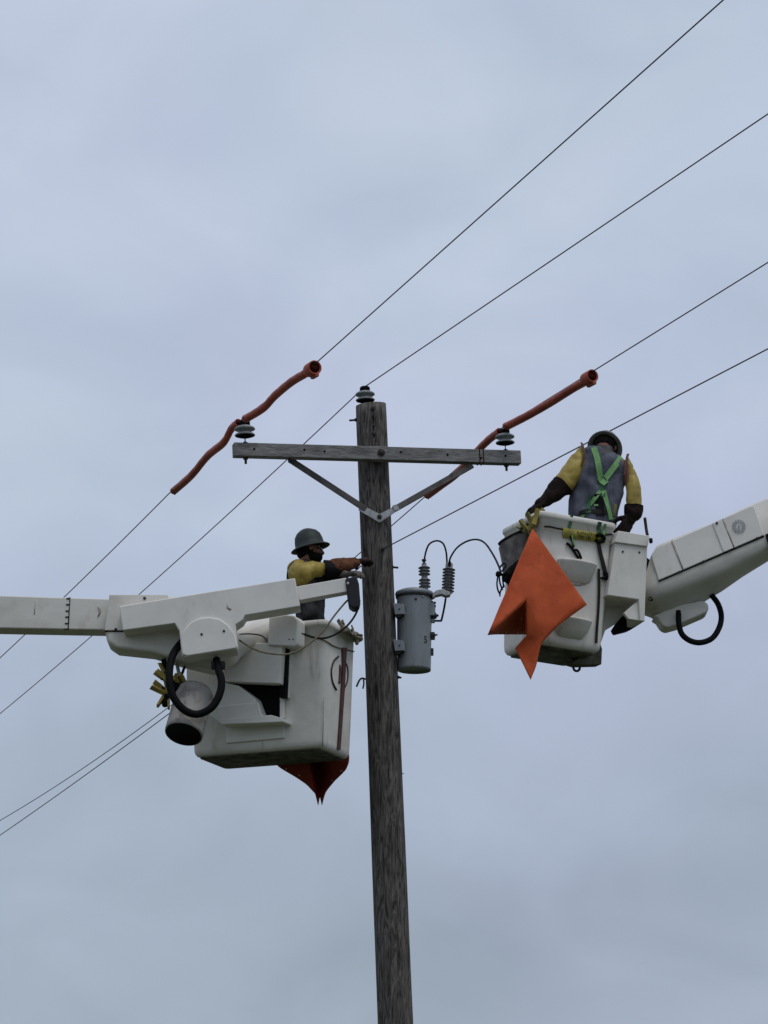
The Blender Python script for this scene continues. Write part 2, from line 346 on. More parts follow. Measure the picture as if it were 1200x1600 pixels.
# crossarm, bolted to the viewer's side of the pole
aL, aR = P(364.5, 703.5, 24.53), P(812, 716, 25.13)
ad_ = (aR - aL).normalized(); an = Vector((0, 0, 1)).cross(ad_).normalized() * -1; an = ad_.cross(Vector((0, 0, 1))).normalized(); au = an.cross(ad_) * -1
au = ad_.cross(an) * -1
if au.z < 0: au = -au
if an.y > 0: an = -an
arm = boxc('crossarm', (aL + aR) / 2, ad_ * ((aR - aL).length / 2), an * 0.044, au * 0.057, 'arm_wood', pole, bevel=0.006)
def arm_pt(px, v=0.0, off=0.0):                    # point along the arm, v metres above its centre line, off towards the viewer
    f = (px - 364.5) / (812 - 364.5); return aL.lerp(aR, f) + au * v + an * off
# centre through-bolt with washer, small bolts
bolt('arm_washer', arm_pt(591, 0.002, 0.044), an, 0.034, 0.006, 'rusty_steel', arm)
bolt('arm_bolt', arm_pt(591, 0.002, 0.049), an, 0.018, 0.022, 'dark_steel', arm)
for x, v in ((395, 0.004), (503, 0.0), (472, 0.01), (622, 0.012), (695, 0.0), (748, -0.02), (787, 0.005)):
    bolt('bolt_hole', arm_pt(x, v, 0.0435), an, 0.010, 0.003, 'shadow_black', arm)
bolt('carriage_bolt', arm_pt(450, -0.062, 0.0), -au, 0.012, 0.030, 'dark_steel', arm)
# braces
vb = P(592, 805, PY); bh = PY - 0.165
def brace(p0, p1, Y0, Y1, end):
    a, b = P(*p0, Y0), P(*p1, Y1); d = (b - a).normalized(); nn = Vector((d.z, 0, -d.x)); nn = (nn - d * nn.dot(d)).normalized(); w = d.cross(nn).normalized()
    br = boxc('brace', (a + b) / 2, d * ((b - a).length / 2), nn * 0.024, w * 0.013, 'brace_wood', pole, bevel=0.003)
    return br, a, b, d, nn, w
bl = brace((454, 719), (572, 796), 24.72, PY - 0.150, 0); brr = brace((738, 727), (614, 797), 25.02, PY - 0.150, 0)
vbk = [(563, 788), (593, 803), (621, 789), (624, 796), (594, 816), (592, 816), (560, 797)]
prism('vee_bracket', vbk, Plane(592, 805, PY - 0.162, 0), 0.008, 'galvanised', pole, bevel=0.002)
bolt('bracket_bolt', P(593, 807.5, PY - 0.164), Vector((0, -1, 0)), 0.019, 0.02, 'dark_steel', pole)
prism('brace_band', [(613, 790), (618, 788), (622, 796), (617, 798)], Plane(617, 793, PY - 0.172, 0), 0.01, 'galvanised', pole, bevel=0.001)
# pole-top pin, through bolts, side spikes, hook
for py in (645, 672, 684): bolt('pole_bolt', pole_at(P(582, py, PY).z) + Vector((0.015, -0.129, 0)), Vector((0, -1, 0)), 0.018 if py != 672 else 0.010, 0.014, 'dark_steel', pole)
tube('split_seam', [P(584, 648, PY - 0.131), P(583.5, 660, PY - 0.1315), P(584.5, 683, PY - 0.131)], 0.0045, 'shadow_black', pole, seg=6)
def side_spike(px0, px1, py, Y, r, m='dark_steel'):
    a, b = P(px0, py, Y), P(px1, py + 1, Y); lathe('pole_spike', [(r * 1.7, 0), (r * 1.7, 0.012), (r, 0.018), (r, (b - a).length), (0, (b - a).length + 0.004)], a, b - a, m, pole, seg=8)
side_spike(557, 546, 656, PY - 0.02, 0.009); side_spike(612, 622, 886, PY - 0.03, 0.009); side_spike(621, 627, 1058, PY, 0.008)
side_spike(626.5, 631, 1208, PY, 0.0025)
tube('pole_hook', [P(571, 1061, PY - .03), P(565, 1060, PY - .05), P(561, 1064, PY - .05), P(557, 1073, PY - .05)], 0.008, 'dark_steel', pole)
tube('pole_hook', [P(568, 1061, PY - .04), P(568.5, 1068, PY - .05), P(567, 1076, PY - .05)], 0.007, 'dark_steel', pole)
tube('ground_wire', [P(588, 1200, PY - 0.137), P(587.5, 1240, PY - .139), P(589, 1290, PY - .139), P(590, 1320, PY - .139)], 0.004, 'rusty_steel', pole, seg=6)

# ------------------------------------------------------------------ insulators
def insulator(basept, up, label, pin_h, below=None, scale=1.0):
    r = empty('insulator', basept); tag(r, label, 'insulator', 'pin insulators on the pole')
    s = scale
    prof = [(0.030, 0), (0.052, 0.004), (0.082, 0.010), (0.085, 0.016), (0.074, 0.026), (0.052, 0.036), (0.046, 0.046), (0.050, 0.052), (0.082, 0.060), (0.087, 0.066), (0.080, 0.078), (0.058, 0.090), (0.040, 0.096), (0.034, 0.104), (0, 0.106)]
    o = basept + up * pin_h
    pc = lathe('porcelain_body', [(a * s, b * s) for a, b in prof], o, up, 'porcelain', r, seg=28)
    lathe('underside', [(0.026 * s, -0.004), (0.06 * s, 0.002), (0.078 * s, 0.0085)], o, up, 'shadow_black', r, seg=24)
    lathe('tie_cap', [(0.036 * s, 0), (0.046 * s, 0.006), (0.046 * s, 0.026), (0.036 * s, 0.036), (0, 0.037)], o + up * 0.1 * s, up, 'black_rubber', r, seg=14)
    tube('pin', [basept - up * (0.005), o + up * 0.01], 0.012, 'dark_steel', r, smooth_path=False, seg=8)
    lathe('washer', [(0.033, 0), (0.026, 0.006), (0.014, 0.016), (0, 0.017)], basept, up, 'dark_steel', r, seg=10)
    if below is not None:
        lathe('nut', [(0.020, 0), (0.020, 0.018), (0.011, 0.020), (0.010, 0.055), (0, 0.056)], below, -up, 'rusty_steel', r, seg=8)
    return o
Z = Vector((0, 0, 1))
iL = insulator(arm_pt(383, 0.0575), au, 'grey double skirted insulator on the left end of the crossarm', 0.058, arm_pt(383, -0.0575))
iR = insulator(arm_pt(790, 0.0575), au, 'grey double skirted insulator on the right end of the crossarm', 0.060, arm_pt(790, -0.0575), 0.95)
iT = insulator(P(571, 631, PY - 0.03), axis, 'grey insulator standing on top of the wooden pole', 0.018, None, 0.95)

# ------------------------------------------------------------------ conductors
class Wire:
    def __init__(s, mid, left, right, sagL, sagR, via=None):
        s.mid = mid
        def seg(a, b, sag, ext):
            r = []; d = b - a
            for i in range(41):
                t = i / 40 * ext; p = a + d * t; p = p - Z * (sag * 4 * t * (1 - t) if t <= 1 else 0); r.append(p)
            return r
        s.l = seg(mid, left, sagL, 1.0); s.r = seg(mid, right, sagR, 1.0) if via is None else [mid] + seg(P(*via), right, sagR, 1.0)
        dl = (s.l[-1] - s.l[-2]).normalized(); dr = (s.r[-1] - s.r[-2]).normalized()
        s.l += [s.l[-1] + dl * k + Z * (0.0006 * k * k) for k in (3, 6, 10, 15, 22, 30, 40, 52, 66, 82, 100)]
        s.r += [s.r[-1] + dr * k + Z * (0.0010 * k * k) for k in (2, 4, 7, 10, 14, 20, 28, 38)]
        s.pts = s.l[::-1] + s.r[1:]
    def Yat(s, px):
        best = None
        for a, b in zip(s.pts, s.pts[1:]):
            def sx(p):
                v = p - C0; return 600 + F * v.x / max(v.dot(FW), 0.1)
            x0, x1 = sx(a), sx(b)
            if (x0 - px) * (x1 - px) <= 0 and x0 != x1: return a.lerp(b, (px - x0) / (x1 - x0)).y
        return PY
w1 = Wire(P(376, 657, aL.y - 0.01), P(0, 1028, 32.4), P(1130, 0, 17.2), 0.03, 0.0, (494, 567, 23.1))
w2 = Wire(P(569, 605, PY - 0.03), P(0, 1115, 37.3), P(1200, 178, 19.8), 0.06, 0.0)
w3 = Wire(P(785, 668, aR.y), P(0, 1282, 42.6), P(1200, 410, 21.7), 0.22, 0.0)
w4 = Wire(P(598, 858, PY - 0.150), P(0, 1305, 37.5), P(1200, 545, 20.3), 0.05, 0.0)
for w, lab in ((w1, 'thin bare wire through the left crossarm insulator, uppermost at the right'), (w2, 'thin bare wire over the insulator on the pole top'), (w3, 'thin bare wire through the right crossarm insulator'), (w4, 'thin bare wire fastened to the pole below the crossarm braces')):
    tag(tube('power_line', w.pts, 0.0048, 'wire', None, seg=6, smooth_path=False), lab, 'wire', 'power lines')
lathe('wire_clip', [(0.016, 0), (0.016, 0.03), (0.009, 0.034), (0, 0.035)], P(598, 859, PY - 0.128), Vector((0, -1, 0.1)), 'dark_steel', pole, seg=8)

# ------------------------------------------------------------------ orange line hoses over the wires
def hose(w, pxs, rad, label, bell=None):
    pts = spline([P(x, y, w.Yat(x) + dy) for x, y, dy in pxs], 10)
    n = len(pts); rr = [rad * (1 + 0.03 * math.sin(i * 1.3)) for i in range(n)]
    r = empty('line_hose', pts[0]); tag(r, label, 'line hose', 'orange line hoses')
    tube('hose', pts, rr, 'hose_orange', r, seg=16, smooth_path=False)
    # the lip along the slit under the hose
    x, y, d = frame(pts[1] - pts[0])
    lip = [p - Z * (rad * 1.02) + Vector((rad * 0.35, 0, 0)) for p in pts]
    tube('slit_lip', lip, rad * 0.30, 'hose_orange', r, seg=6, smooth_path=False)
    for e, q in ((pts[0], pts[1]), (pts[-1], pts[-2])):
        dd = (e - q).normalized(); lathe('end_rim', [(rad * 0.70, -0.02), (rad * 0.70, 0.001), (rad * 1.05, 0.003), (rad * 1.06, -0.02)], e, dd, 'hose_orange', r, seg=16); lathe('bore', [(rad * 0.72, 0.0035), (0, 0.0045)], e, dd, 'hose_inside', r, seg=14)
    if bell:
        e = P(*bell[:2], w.Yat(bell[0])); d = (pts[-1] - pts[-4]).normalized(); R2 = bell[2]
        b = lathe('bell_end', [(rad * 0.9, -0.13), (R2 * 0.95, -0.115), (R2, -0.10), (R2 * 1.02, 0.0), (R2 * 0.93, 0.004), (R2 * 0.78, -0.004), (R2 * 0.74, -0.08), (0, -0.085)], e, d, 'hose_orange', r, seg=22)
        lathe('bell_bore', [(R2 * 0.76, -0.010), (R2 * 0.5, -0.03), (0, -0.04)], e, d, 'hose_inside', r, seg=18)
        k = boxc('bell_lip', e - d * 0.06 - Z * (R2 * 1.02) + Vector((R2 * 0.4, 0, 0)), d * 0.055, frame(d)[0] * 0.014, frame(d)[1] * 0.013, 'hose_orange', r)
    return r
hose(w1, [(271, 767, 0), (300, 741, 0), (325, 711, 0), (350, 690, 0), (362, 669, 0), (372, 660, -.02)], 0.029, 'orange rubber hose on the wire, lower left of the left crossarm insulator')
hose(w1, [(383, 654, -.02), (412, 636, 0), (430, 617, 0), (455, 596, 0), (478, 582, 0)], 0.029, 'wavy orange rubber hose with bell end above the left crossarm insulator', (492, 574, 0.056))
hose(w3, [(667, 774, 0), (690, 757, 0), (715, 738, 0.02), (742, 708, 0.05), (764, 686, 0.03), (780, 674, 0.0)], 0.029, 'orange rubber hose passing behind the crossarm below its right insulator')
hose(w3, [(790, 666, -.02), (825, 648, 0), (860, 628, 0), (895, 606, 0), (915, 595, 0)], 0.029, 'straight orange rubber hose with bell end right of the crossarm', (926, 587, 0.053))
# dark red band round the arm
sb = empty('arm_strap', arm_pt(749, 0.06)); tag(sb, 'narrow dark red strap wrapped round the right part of the crossarm', 'strap')
for dx in (746, 752): boxc('band', arm_pt(dx), ad_ * 0.004, an * 0.048, au * 0.061, 'hose_inside', sb, bevel=0.001)

# ------------------------------------------------------------------ transformer
TY = 25.04
tb = P(647, 1048, TY); tax = (P(647.5, 932, TY) - tb); th = tax.length; tup = tax.normalized()
tr = empty('transformer', tb); tag(tr, 'small grey pole mounted transformer tank marked 5', 'transformer')
tr_r = 0.142
tank = lathe('tank', [(0.0, 0.018), (tr_r * 0.93, 0.018), (tr_r * 0.93, 0.0), (tr_r * 0.965, 0.0), (tr_r * 0.972, 0.02), (tr_r * 1.02, th - 0.03), (tr_r * 1.03, th)], tb, tup, 'tank_paint', tr, seg=48)
lid = lathe('lid', [(tr_r * 1.03, 0), (tr_r * 1.11, 0.002), (tr_r * 1.12, 0.022), (tr_r * 1.08, 0.034), (tr_r * 0.8, 0.052), (tr_r * 0.4, 0.062), (0, 0.064)], tb + tup * th, tup, 'tank_paint', tr, seg=48)
lathe('lid_band', [(tr_r * 1.075, -0.016), (tr_r * 1.085, -0.016), (tr_r * 1.085, 0.0), (tr_r * 1.07, 0.0)], tb + tup * th, tup, 'dark_steel', tr, seg=48)
for py, h in ((951, 0.10), (1008, 0.10)):
    pl_ = Plane(625, py, TY - 0.165, -14)
    bk = prism('hanger_bracket', [(614, py - 9), (630, py - 7), (631, py + 8), (617, py + 9)], pl_, 0.10, 'tank_paint', tr, bevel=0.004)
    bolt('hanger_bolt', pl_.at(624, py + 0.5, 0.001), pl_.n, 0.007, 0.006, 'dark_steel', bk)
    prism('hanger_gusset', [(617, py + 9), (630, py + 9), (622, py + 14), (618, py + 14)], pl_, 0.06, 'dark_steel', tr, bevel=0.002, off=-0.02)
def on_tank(ang, h, out=0.0):                      # ang from facing the viewer, + to the right
    a = R(ang); f = h / th; rr = tr_r * (0.972 + 0.05 * f) + out
    return tb + tup * h + Vector((math.sin(a), -math.cos(a), 0)) * rr, Vector((math.sin(a), -math.cos(a), 0))
for ang, h in ((4, th - 0.055), (28, th - 0.03)):
    p, n = on_tank(ang, h); bolt('tank_bolt', p, n, 0.011 if ang < 20 else 0.007, 0.008, 'dark_steel' if ang < 20 else 'galvanised', tank)
p, n = on_tank(41, 0.235, 0.0015); tx = Vector((n.y, -n.x, 0)) * -1
tv, tf = text_data('5', 0.082, p, tx if tx.x > 0 else -tx, tup, n); mk('number', tv, tf, 'print_black', tank, smooth=False)
# fittings down the right side
for ang, h, a_, b_, c_ in ((74, th - 0.12, 0.018, 0.03, 0.055), (86, th - 0.19, 0.016, 0.022, 0.035), (80, th - 0.34, 0.018, 0.022, 0.030), (86, 0.155, 0.012, 0.016, 0.030)):
    p, n = on_tank(ang, h); boxc('side_lug', p + n * a_ * 0.6, n * a_, n.cross(Z) * b_, Z * c_, 'tank_paint' if h > th - 0.2 else 'dark_steel', tr, bevel=0.004)
p, n = on_tank(84, th - 0.17); lathe('low_voltage_bushing', [(0.030, 0), (0.034, 0.015), (0.020, 0.02), (0.028, 0.035), (0.012, 0.04), (0.010, 0.06), (0, 0.061)], p, n + Vector((0, -.4, 0)), 'polymer_black', tr, seg=16)
p, n = on_tank(78, th - 0.335); lathe('low_voltage_bushing', [(0.024, 0), (0.028, 0.012), (0.016, 0.018), (0.022, 0.03), (0.008, 0.034), (0.007, 0.055), (0, 0.056)], p, n + Vector((0, -.2, 0)), 'polymer_black', tr, seg=16)
for hh in (th - 0.06, th - 0.09): 
    p, n = on_tank(80, hh); lathe('clamp_bolt', [(0.016, 0), (0.016, 0.012), (0.009, 0.014), (0.009, 0.035), (0, 0.036)], p, n, 'dark_steel', tr, seg=8)
# high voltage bushing
hb0, hb1 = P(664, 927, TY - 0.06), P(662.5, 877, TY - 0.06); hd = (hb1 - hb0).normalized()
hp = [(0.050, -0.02), (0.047, 0.01), (0.030, 0.032), (0.026, 0.045)]
for z in (0.055, 0.082, 0.109): hp += [(0.028, z - 0.008), (0.046, z - 0.004), (0.047, z + 0.003), (0.036, z + 0.010)]
hp += [(0.026, 0.132), (0.024, 0.150)]
for z in (0.160, 0.187, 0.214): hp += [(0.028, z - 0.008), (0.045, z - 0.004), (0.046, z + 0.003), (0.036, z + 0.010)]
hp += [(0.022, 0.232), (0.020, 0.245), (0, 0.246)]
bush = lathe('high_voltage_bushing', hp, hb0, hd, 'porcelain_grey', tr, seg=22)
for z in (0.055, 0.082, 0.109, 0.160, 0.187, 0.214): lathe('shed_rim', [(0.044, -0.004), (0.0485, -0.003), (0.0485, 0.003), (0.044, 0.004)], hb0 + hd * z, hd, 'polymer_black', bush, seg=22)
lathe('terminal', [(0.018, 0), (0.022, 0.006), (0.010, 0.012), (0.010, 0.026), (0.019, 0.028), (0.019, 0.044), (0.006, 0.046), (0, 0.05)], hb0 + hd * 0.244, hd, 'dark_steel', bush, seg=10)
# lightning arrester on its bracket
ab0, ab1 = P(699.5, 926, TY - 0.05), P(702, 880, TY - 0.05); adr = (ab1 - ab0).normalized()
app = [(0.030, -0.012), (0.040, 0.0)]
for i in range(8):
    z = 0.012 + i * 0.026; app += [(0.034, z - 0.007), (0.050, z - 0.002), (0.051, z + 0.003), (0.034, z + 0.009)]
app += [(0.030, 0.218), (0.031, 0.245), (0.022, 0.252), (0, 0.253)]
arr = lathe('lightning_arrester', app, ab0, adr, 'porcelain_grey', tr, seg=22)
for i in range(8): lathe('shed_rim', [(0.048, -0.003), (0.0525, -0.002), (0.0525, 0.003), (0.048, 0.004)], ab0 + adr * (0.012 + i * 0.026), adr, 'polymer_black', arr, seg=22)
boxc('clamp', ab0 + adr * 0.236 + Vector((0.004, -0.028, 0)), Vector((0.010, 0, 0)), Vector((0, 0.008, 0)), adr * 0.022, 'black_rubber', arr)
prism('arrester_bracket', [(676, 927), (682, 922), (692, 920), (703, 925), (704, 929), (697, 931), (690, 928), (681, 930), (676, 934)], Plane(690, 926, TY - 0.10, 0), 0.09, 'galvanised', tr, bevel=0.004)
tube('jumper', [hb0 + hd * 0.27, P(665.5, 862, TY - .06), P(671, 850, TY - .06), P(682, 845, TY - .06), P(692, 849, TY - .06), P(697, 862, TY - .05), P(698.5, 880, TY - .05)], 0.0075, 'black_rubber', tr, seg=8)
tube('ground_lead', [P(697, 931, TY - .05), P(694, 950, TY - .05), P(690, 968, TY - .06), P(688, 970, TY - .06), P(679, 970, TY - .08)], 0.0085, 'black_rubber', tr, seg=8, k=4)

# ------------------------------------------------------------------ aerial lifts: shared builders
def rrect(o, dx, dy, w, d, r, up, h, n=6):
    pts = []
    for cx, cy, a0 in ((w / 2 - r, -d / 2 + r, -90), (w / 2 - r, d / 2 - r, 0), (-w / 2 + r, d / 2 - r, 90), (-w / 2 + r, -d / 2 + r, 180)):
        for i in range(n + 1):
            a = R(a0 + 90 * i / n); pts.append(o + dx * (cx + r * math.cos(a)) + dy * (cy + r * math.sin(a)) + up * h)
    return pts
def bucket(parent, corner, dx, dy, up, w, d, h, flare, r=0.05, collar=0.0):
    """open fibreglass bucket; corner = its nearest bottom corner, dx runs along the front, dy to the back"""
    o = corner + dx * (w / 2) + dy * (d / 2); Rg = []
    def ring(k, inset, hh, rr): Rg.append(rrect(o, dx, dy, w * k - 2 * inset, d * k - 2 * inset, rr, up, hh))
    ring(1, 0.045, 0.0, r * 0.7); ring(1, 0.018, 0.008, r); ring(1, 0.004, 0.03, r); ring(1, 0, 0.06, r)
    for t in (0.25, 0.5, 0.75): ring(1 + (flare - 1) * t, 0, h * t, r)
    if collar: ring(1 + (flare - 1) * 0.865, 0, h * 0.862, r); ring(1 + (flare - 1) * 0.87, -collar, h * 0.868, r + collar)
    ring(1 + (flare - 1) * 0.95, -collar, h * 0.945, r)
    ring(flare, -0.022, h * 0.955, r + 0.02); ring(flare, -0.027, h * 0.965, r + 0.025); ring(flare, -0.027, h - 0.008, r + 0.025); ring(flare, -0.020, h, r + 0.02)
    ring(flare, 0.018, h, r); ring(flare, 0.024, h - 0.01, r)
    ring(1 + (flare - 1) * 0.5, 0.024, h * 0.5, r * .8); ring(1, 0.03, 0.05, r * .8)
    b = loft('bucket', Rg, 'gelcoat', parent)
    fl = rrect(o, dx, dy, w - 0.08, d - 0.08, r * .8, up, -0.003); n = len(fl)
    mk('bucket_underside', fl + [p - up * 0.006 for p in fl], [list(range(n)), [n + i for i in range(n)]] + [[i, (i + 1) % n, n + (i + 1) % n, n + i] for i in range(n)], 'bucket_base', b)
    return b, o
def decal(name, poly, bv, off, thick, mt, parent, bevel=0.001):
    q = [on_surface(bv, x, y, off) for x, y in poly]; nn = sum((n for _, n in q), Vector()).normalized(); fr = [p for p, _ in q]; bk = [p - nn * thick for p in fr]; n = len(fr)
    return mk(name, fr + bk, [list(range(n)), [n + i for i in range(n)][::-1]] + [[i, (i + 1) % n, n + (i + 1) % n, n + i] for i in range(n)], mt, parent, bevel=bevel)
def surf_tube(name, pxs, bv, off, r, mt, parent, **kw):
    return tube(name, [on_surface(bv, x, y, off)[0] for x, y in pxs], r, mt, parent, **kw)
def clothespin(a, b, label, group, mt, spread=0.4, twist=0.0, s=1.0):
    """two wooden jaws with a coil spring, from the gripping tip b to the open handle a"""
    a, b = Vector(a), Vector(b); d = (a - b); L_ = d.length; d.normalize(); x, y, _ = frame(d); c, sn = math.cos(twist), math.sin(twist); x, y = x * c + y * sn, y * c - x * sn
    r = empty('clothespin', b); tag(r, label, 'clothespin', group)
    for sg in (-1, 1):
        st = [(0.0, 0.003, 0.010), (0.30, 0.006, 0.014), (0.55, 0.012 + 0.1 * spread * 0.06, 0.015), (1.0, 0.012 + spread * 0.11 * L_ / 0.12, 0.010)]
        rg = []
        for t, o_, th_ in st:
            p = b + d * (L_ * t) + x * (sg * o_ * s); rg.append([p + x * (i * th_ * 0.5 * s) + y * (j * 0.013 * s) for i, j in ((-1, -1), (1, -1), (1, 1), (-1, 1))])
        loft('jaw', rg, mt, r, bevel=0.002)
    tube('spring', [b + d * (L_ * 0.5) - y * 0.017 * s, b + d * (L_ * 0.5) + y * 0.017 * s], 0.009 * s, 'dark_steel', r, smooth_path=False, seg=8)

# ------------------------------------------------------------------ left aerial lift
LC = P(503, 1167, 24.2); a22 = R(22)
ldx = Vector((-math.cos(a22), math.sin(a22), 0)); ldy = Vector((math.sin(a22), math.cos(a22), 0))
lh = P(508, 968, 24.17).z - LC.z
ll = empty('aerial_lift', (LC.x - 0.5, LC.y, 0)); tag(ll, 'white aerial lift left of the pole with a jib above its bucket', 'aerial lift', 'aerial lifts')
lbk, lbo = bucket(ll, LC, ldx, ldy, Z, 1.13, 0.60, lh, 1.055)
LB = bvh_of(lbk); BP = Plane(504, 1164, 24.2, -22)
# upper boom: straight rectangular beam running out of frame to the left
def bring(x, yt, yb, Yf, dep):
    a, b = P(x, yt, Yf), P(x, yb, Yf); return [a, b, b + Vector((0, dep, 0)), a + Vector((0, dep, 0))]
boom = loft('boom', [bring(-1050, 893, 958, 23.9, 0.23), bring(-300, 921, 976, 24.05, 0.23), bring(110, 933.5, 983.5, 24.1, 0.23), bring(230, 937, 985.5, 24.12, 0.23)], 'boom_white', ll, bevel=0.012)
bpl = Plane(100, 960, 24.098, 1.2)
prism('scale_line', [(108.6, 933), (110.2, 933), (107.2, 984), (105.6, 984)], bpl, 0.004, 'print_black', boom, bevel=0, off=0.003)
for i, y in enumerate((935, 944.5, 954.5, 964, 974, 983)):
    x = 108.8 - i * 0.62; prism('scale_tick', [(x - 5, y - 1.1), (x, y - 1.1), (x, y + 1.3), (x - 5, y + 1.3)], bpl, 0.004, 'print_black', boom, bevel=0, off=0.003)
prism('stain', [(152, 947), (156, 949), (158, 955), (155, 962), (152, 964), (155, 957), (154, 951)], bpl, 0.003, 'stain_brown', boom, bevel=0, off=0.003)
prism('stain', [(55, 940), (56, 940), (54, 960), (53, 960)], bpl, 0.003, 'stain_brown', boom, bevel=0, off=0.003)
tp = Plane(230, 960, 24.02, 0)
tip = prism('boom_tip', [(174, 929.5), (300, 931), (340, 1000), (338, 1046), (288, 1034), (238, 1019), (182, 1013), (167, 1003), (164, 985)], tp, 0.30, 'boom_white', ll, bevel=0.035, seg=5)
prism('tip_flange', [(171, 929), (262, 929), (262, 942), (200, 985), (163.5, 985)], tp, 0.05, 'boom_white', ll, bevel=0.006, off=0.012)
prism('tip_seam', [(163.8, 985.0), (194, 985.6), (194, 987.2), (163.8, 986.6)], tp, 0.03, 'shadow_black', ll, bevel=0, off=0.006)
for x, y in ((226, 935), (181, 983.5)): bolt('tip_bolt', tp.at(x, y, 0.012), tp.n, 0.012, 0.01, 'dark_steel', tip)
# jib cover with rounded winch plate
cp = Plane(330, 960, 23.80, 0)
cov = prism('jib_cover', [(186, 947), (461, 903), (469, 947), (383, 961.5), (379, 969), (368, 976), (372, 1012), (370, 1015), (290, 1027), (284, 1024), (280, 985), (273, 974), (192, 985)], cp, 0.23, 'cover_white', ll, bevel=0.010, seg=4)
prism('winch_plate', [(285, 1022), (282, 1002), (287, 985), (297, 973), (311, 966), (327, 964), (343, 967), (357, 977), (367, 992), (371, 1010), (368, 1013), (292, 1025)], cp, 0.05, 'cover_white', cov, bevel=0.012, off=0.022, seg=4)
for x, y in ((315, 991), (350, 986)): bolt('plate_bolt', cp.at(x, y, 0.022), cp.n, 0.010, 0.006, 'dark_steel', cov)
prism('scratch', [(355, 941), (357, 948), (362, 952), (359, 954), (354, 950)], cp, 0.003, 'stain_brown', cov, bevel=0, off=0.002)
prism('jib', [(462, 916.5), (541, 902.5), (544, 924), (468, 938)], Plane(500, 920, 23.86, 0), 0.12, 'cover_white', ll, bevel=0.006)
jh = prism('jib_head', [(539, 904), (557, 899), (561, 912), (563, 938), (561, 947), (553, 951), (545, 946), (542, 926)], Plane(550, 920, 23.84, 0), 0.15, 'black_plastic', ll, bevel=0.014)
bolt('head_bolt', P(543.5, 911.5, 23.835), Vector((0, -1, 0)), 0.012, 0.008, 'galvanised', jh)
# bucket mount: turret drum, panels, step
fuse('turret', [cap_data(P(322, 1018, 24.14), P(352, 1018, 24.2), 0.125, 0.13), cap_data(P(350, 1012, 24.17), P(412, 985, 24.42), 0.13, 0.12)], 'cover_white', ll, voxel=0.012, smooth=4)
prism('mount_panel', [(346, 1050), (395, 1005), (441, 1004), (437, 1068), (352, 1065)], BP, 0.10, 'cover_white', ll, bevel=0.008, off=0.17)
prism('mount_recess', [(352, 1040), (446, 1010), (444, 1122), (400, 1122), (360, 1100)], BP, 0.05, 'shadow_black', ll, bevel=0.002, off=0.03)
prism('mount_bracket', [(291, 1044), (344, 1048), (350, 1066), (372, 1071), (398, 1091), (409, 1120), (345, 1131), (320, 1112), (291, 1078)], BP, 0.13, 'cover_white', ll, bevel=0.010, off=0.15)
prism('mount_fold', [(336, 1104), (403, 1097), (409, 1120), (345, 1131)], BP, 0.03, 'cover_white', ll, bevel=0.006, off=0.158)
prism('bucket_step', [(345, 1124), (424, 1117), (443, 1123), (443, 1128), (345, 1132)], BP, 0.17, 'cover_white', ll, bevel=0.006, off=0.16)
prism('step_plate', [(352, 1137), (444, 1124), (444, 1153), (353, 1161)], BP, 0.05, 'cover_white', ll, bevel=0.006, off=0.022)
prism('mount_strip', [(449, 1012), (456, 1012), (450, 1090), (443, 1090), (443, 1122), (437, 1122), (437, 1088)], BP, 0.04, 'cover_white', ll, bevel=0.004, off=0.05)
prism('mount_slot', [(438, 1004), (449, 1004), (446, 1090), (437, 1090)], BP, 0.05, 'black_rubber', ll, bevel=0.003, off=0.10)
prism('control_box', [(420, 964), (447, 960), (459, 961.5), (465, 968), (464, 1006), (460, 1010), (418, 1008)], BP, 0.16, 'cover_white', ll, bevel=0.016, off=0.20, seg=4)
for x in (452, 458): bolt('box_bolt', BP.at(x, 999, 0.20), BP.n, 0.006, 0.004, 'dark_steel', ll)
prism('corner_seam', [(505.3, 1090), (506.0, 1090), (504.2, 1166), (503.4, 1166)], BP, 0.01, 'stain_brown', ll, bevel=0, off=0.004)
# hydraulic hose loop under the jib
tube('hydraulic_hose', [P(x, y, Y) for x, y, Y in ((284, 1003, 23.95), (270, 1024, 23.85), (264.5, 1054, 23.78), (269, 1085, 23.76), (286, 1108, 23.76), (308, 1116, 23.76), (330, 1106, 23.76), (343, 1085, 23.78), (346, 1064, 23.80), (341, 1045, 23.84), (338, 1030, 23.9))], 0.030, 'black_rubber', ll, seg=14)
boxc('hose_fitting', P(341, 1040, 23.90), Vector((0.055, 0, 0)), Vector((0, 0.04, 0)), Vector((0, 0, 0.03)), 'black_plastic', ll, bevel=0.01)
tube('hydraulic_hose', [P(256, 1030, 24.1), P(257, 1040, 24.1), P(259, 1052, 24.12)], 0.022, 'black_rubber', ll)
tube('hydraulic_hose', [P(276, 1036, 24.15), P(279, 1050, 24.15), P(281, 1066, 24.15)], 0.015, 'galvanised', ll)
tube('hydraulic_hose', [P(289, 1040, 24.18), P(284, 1054, 24.18), P(279, 1064, 24.18)], 0.011, 'black_rubber', ll)
fuse('hose_clamp', [cap_data(P(272, 1070, 24.05), P(284, 1078, 24.05), .05, .04), cap_data(P(262, 1085, 24.03), P(258, 1100, 24.03), .03, .03), cap_data(P(281, 1062, 24.1), P(290, 1072, 24.1), .035, .035)], 'black_rubber', ll, voxel=0.01)
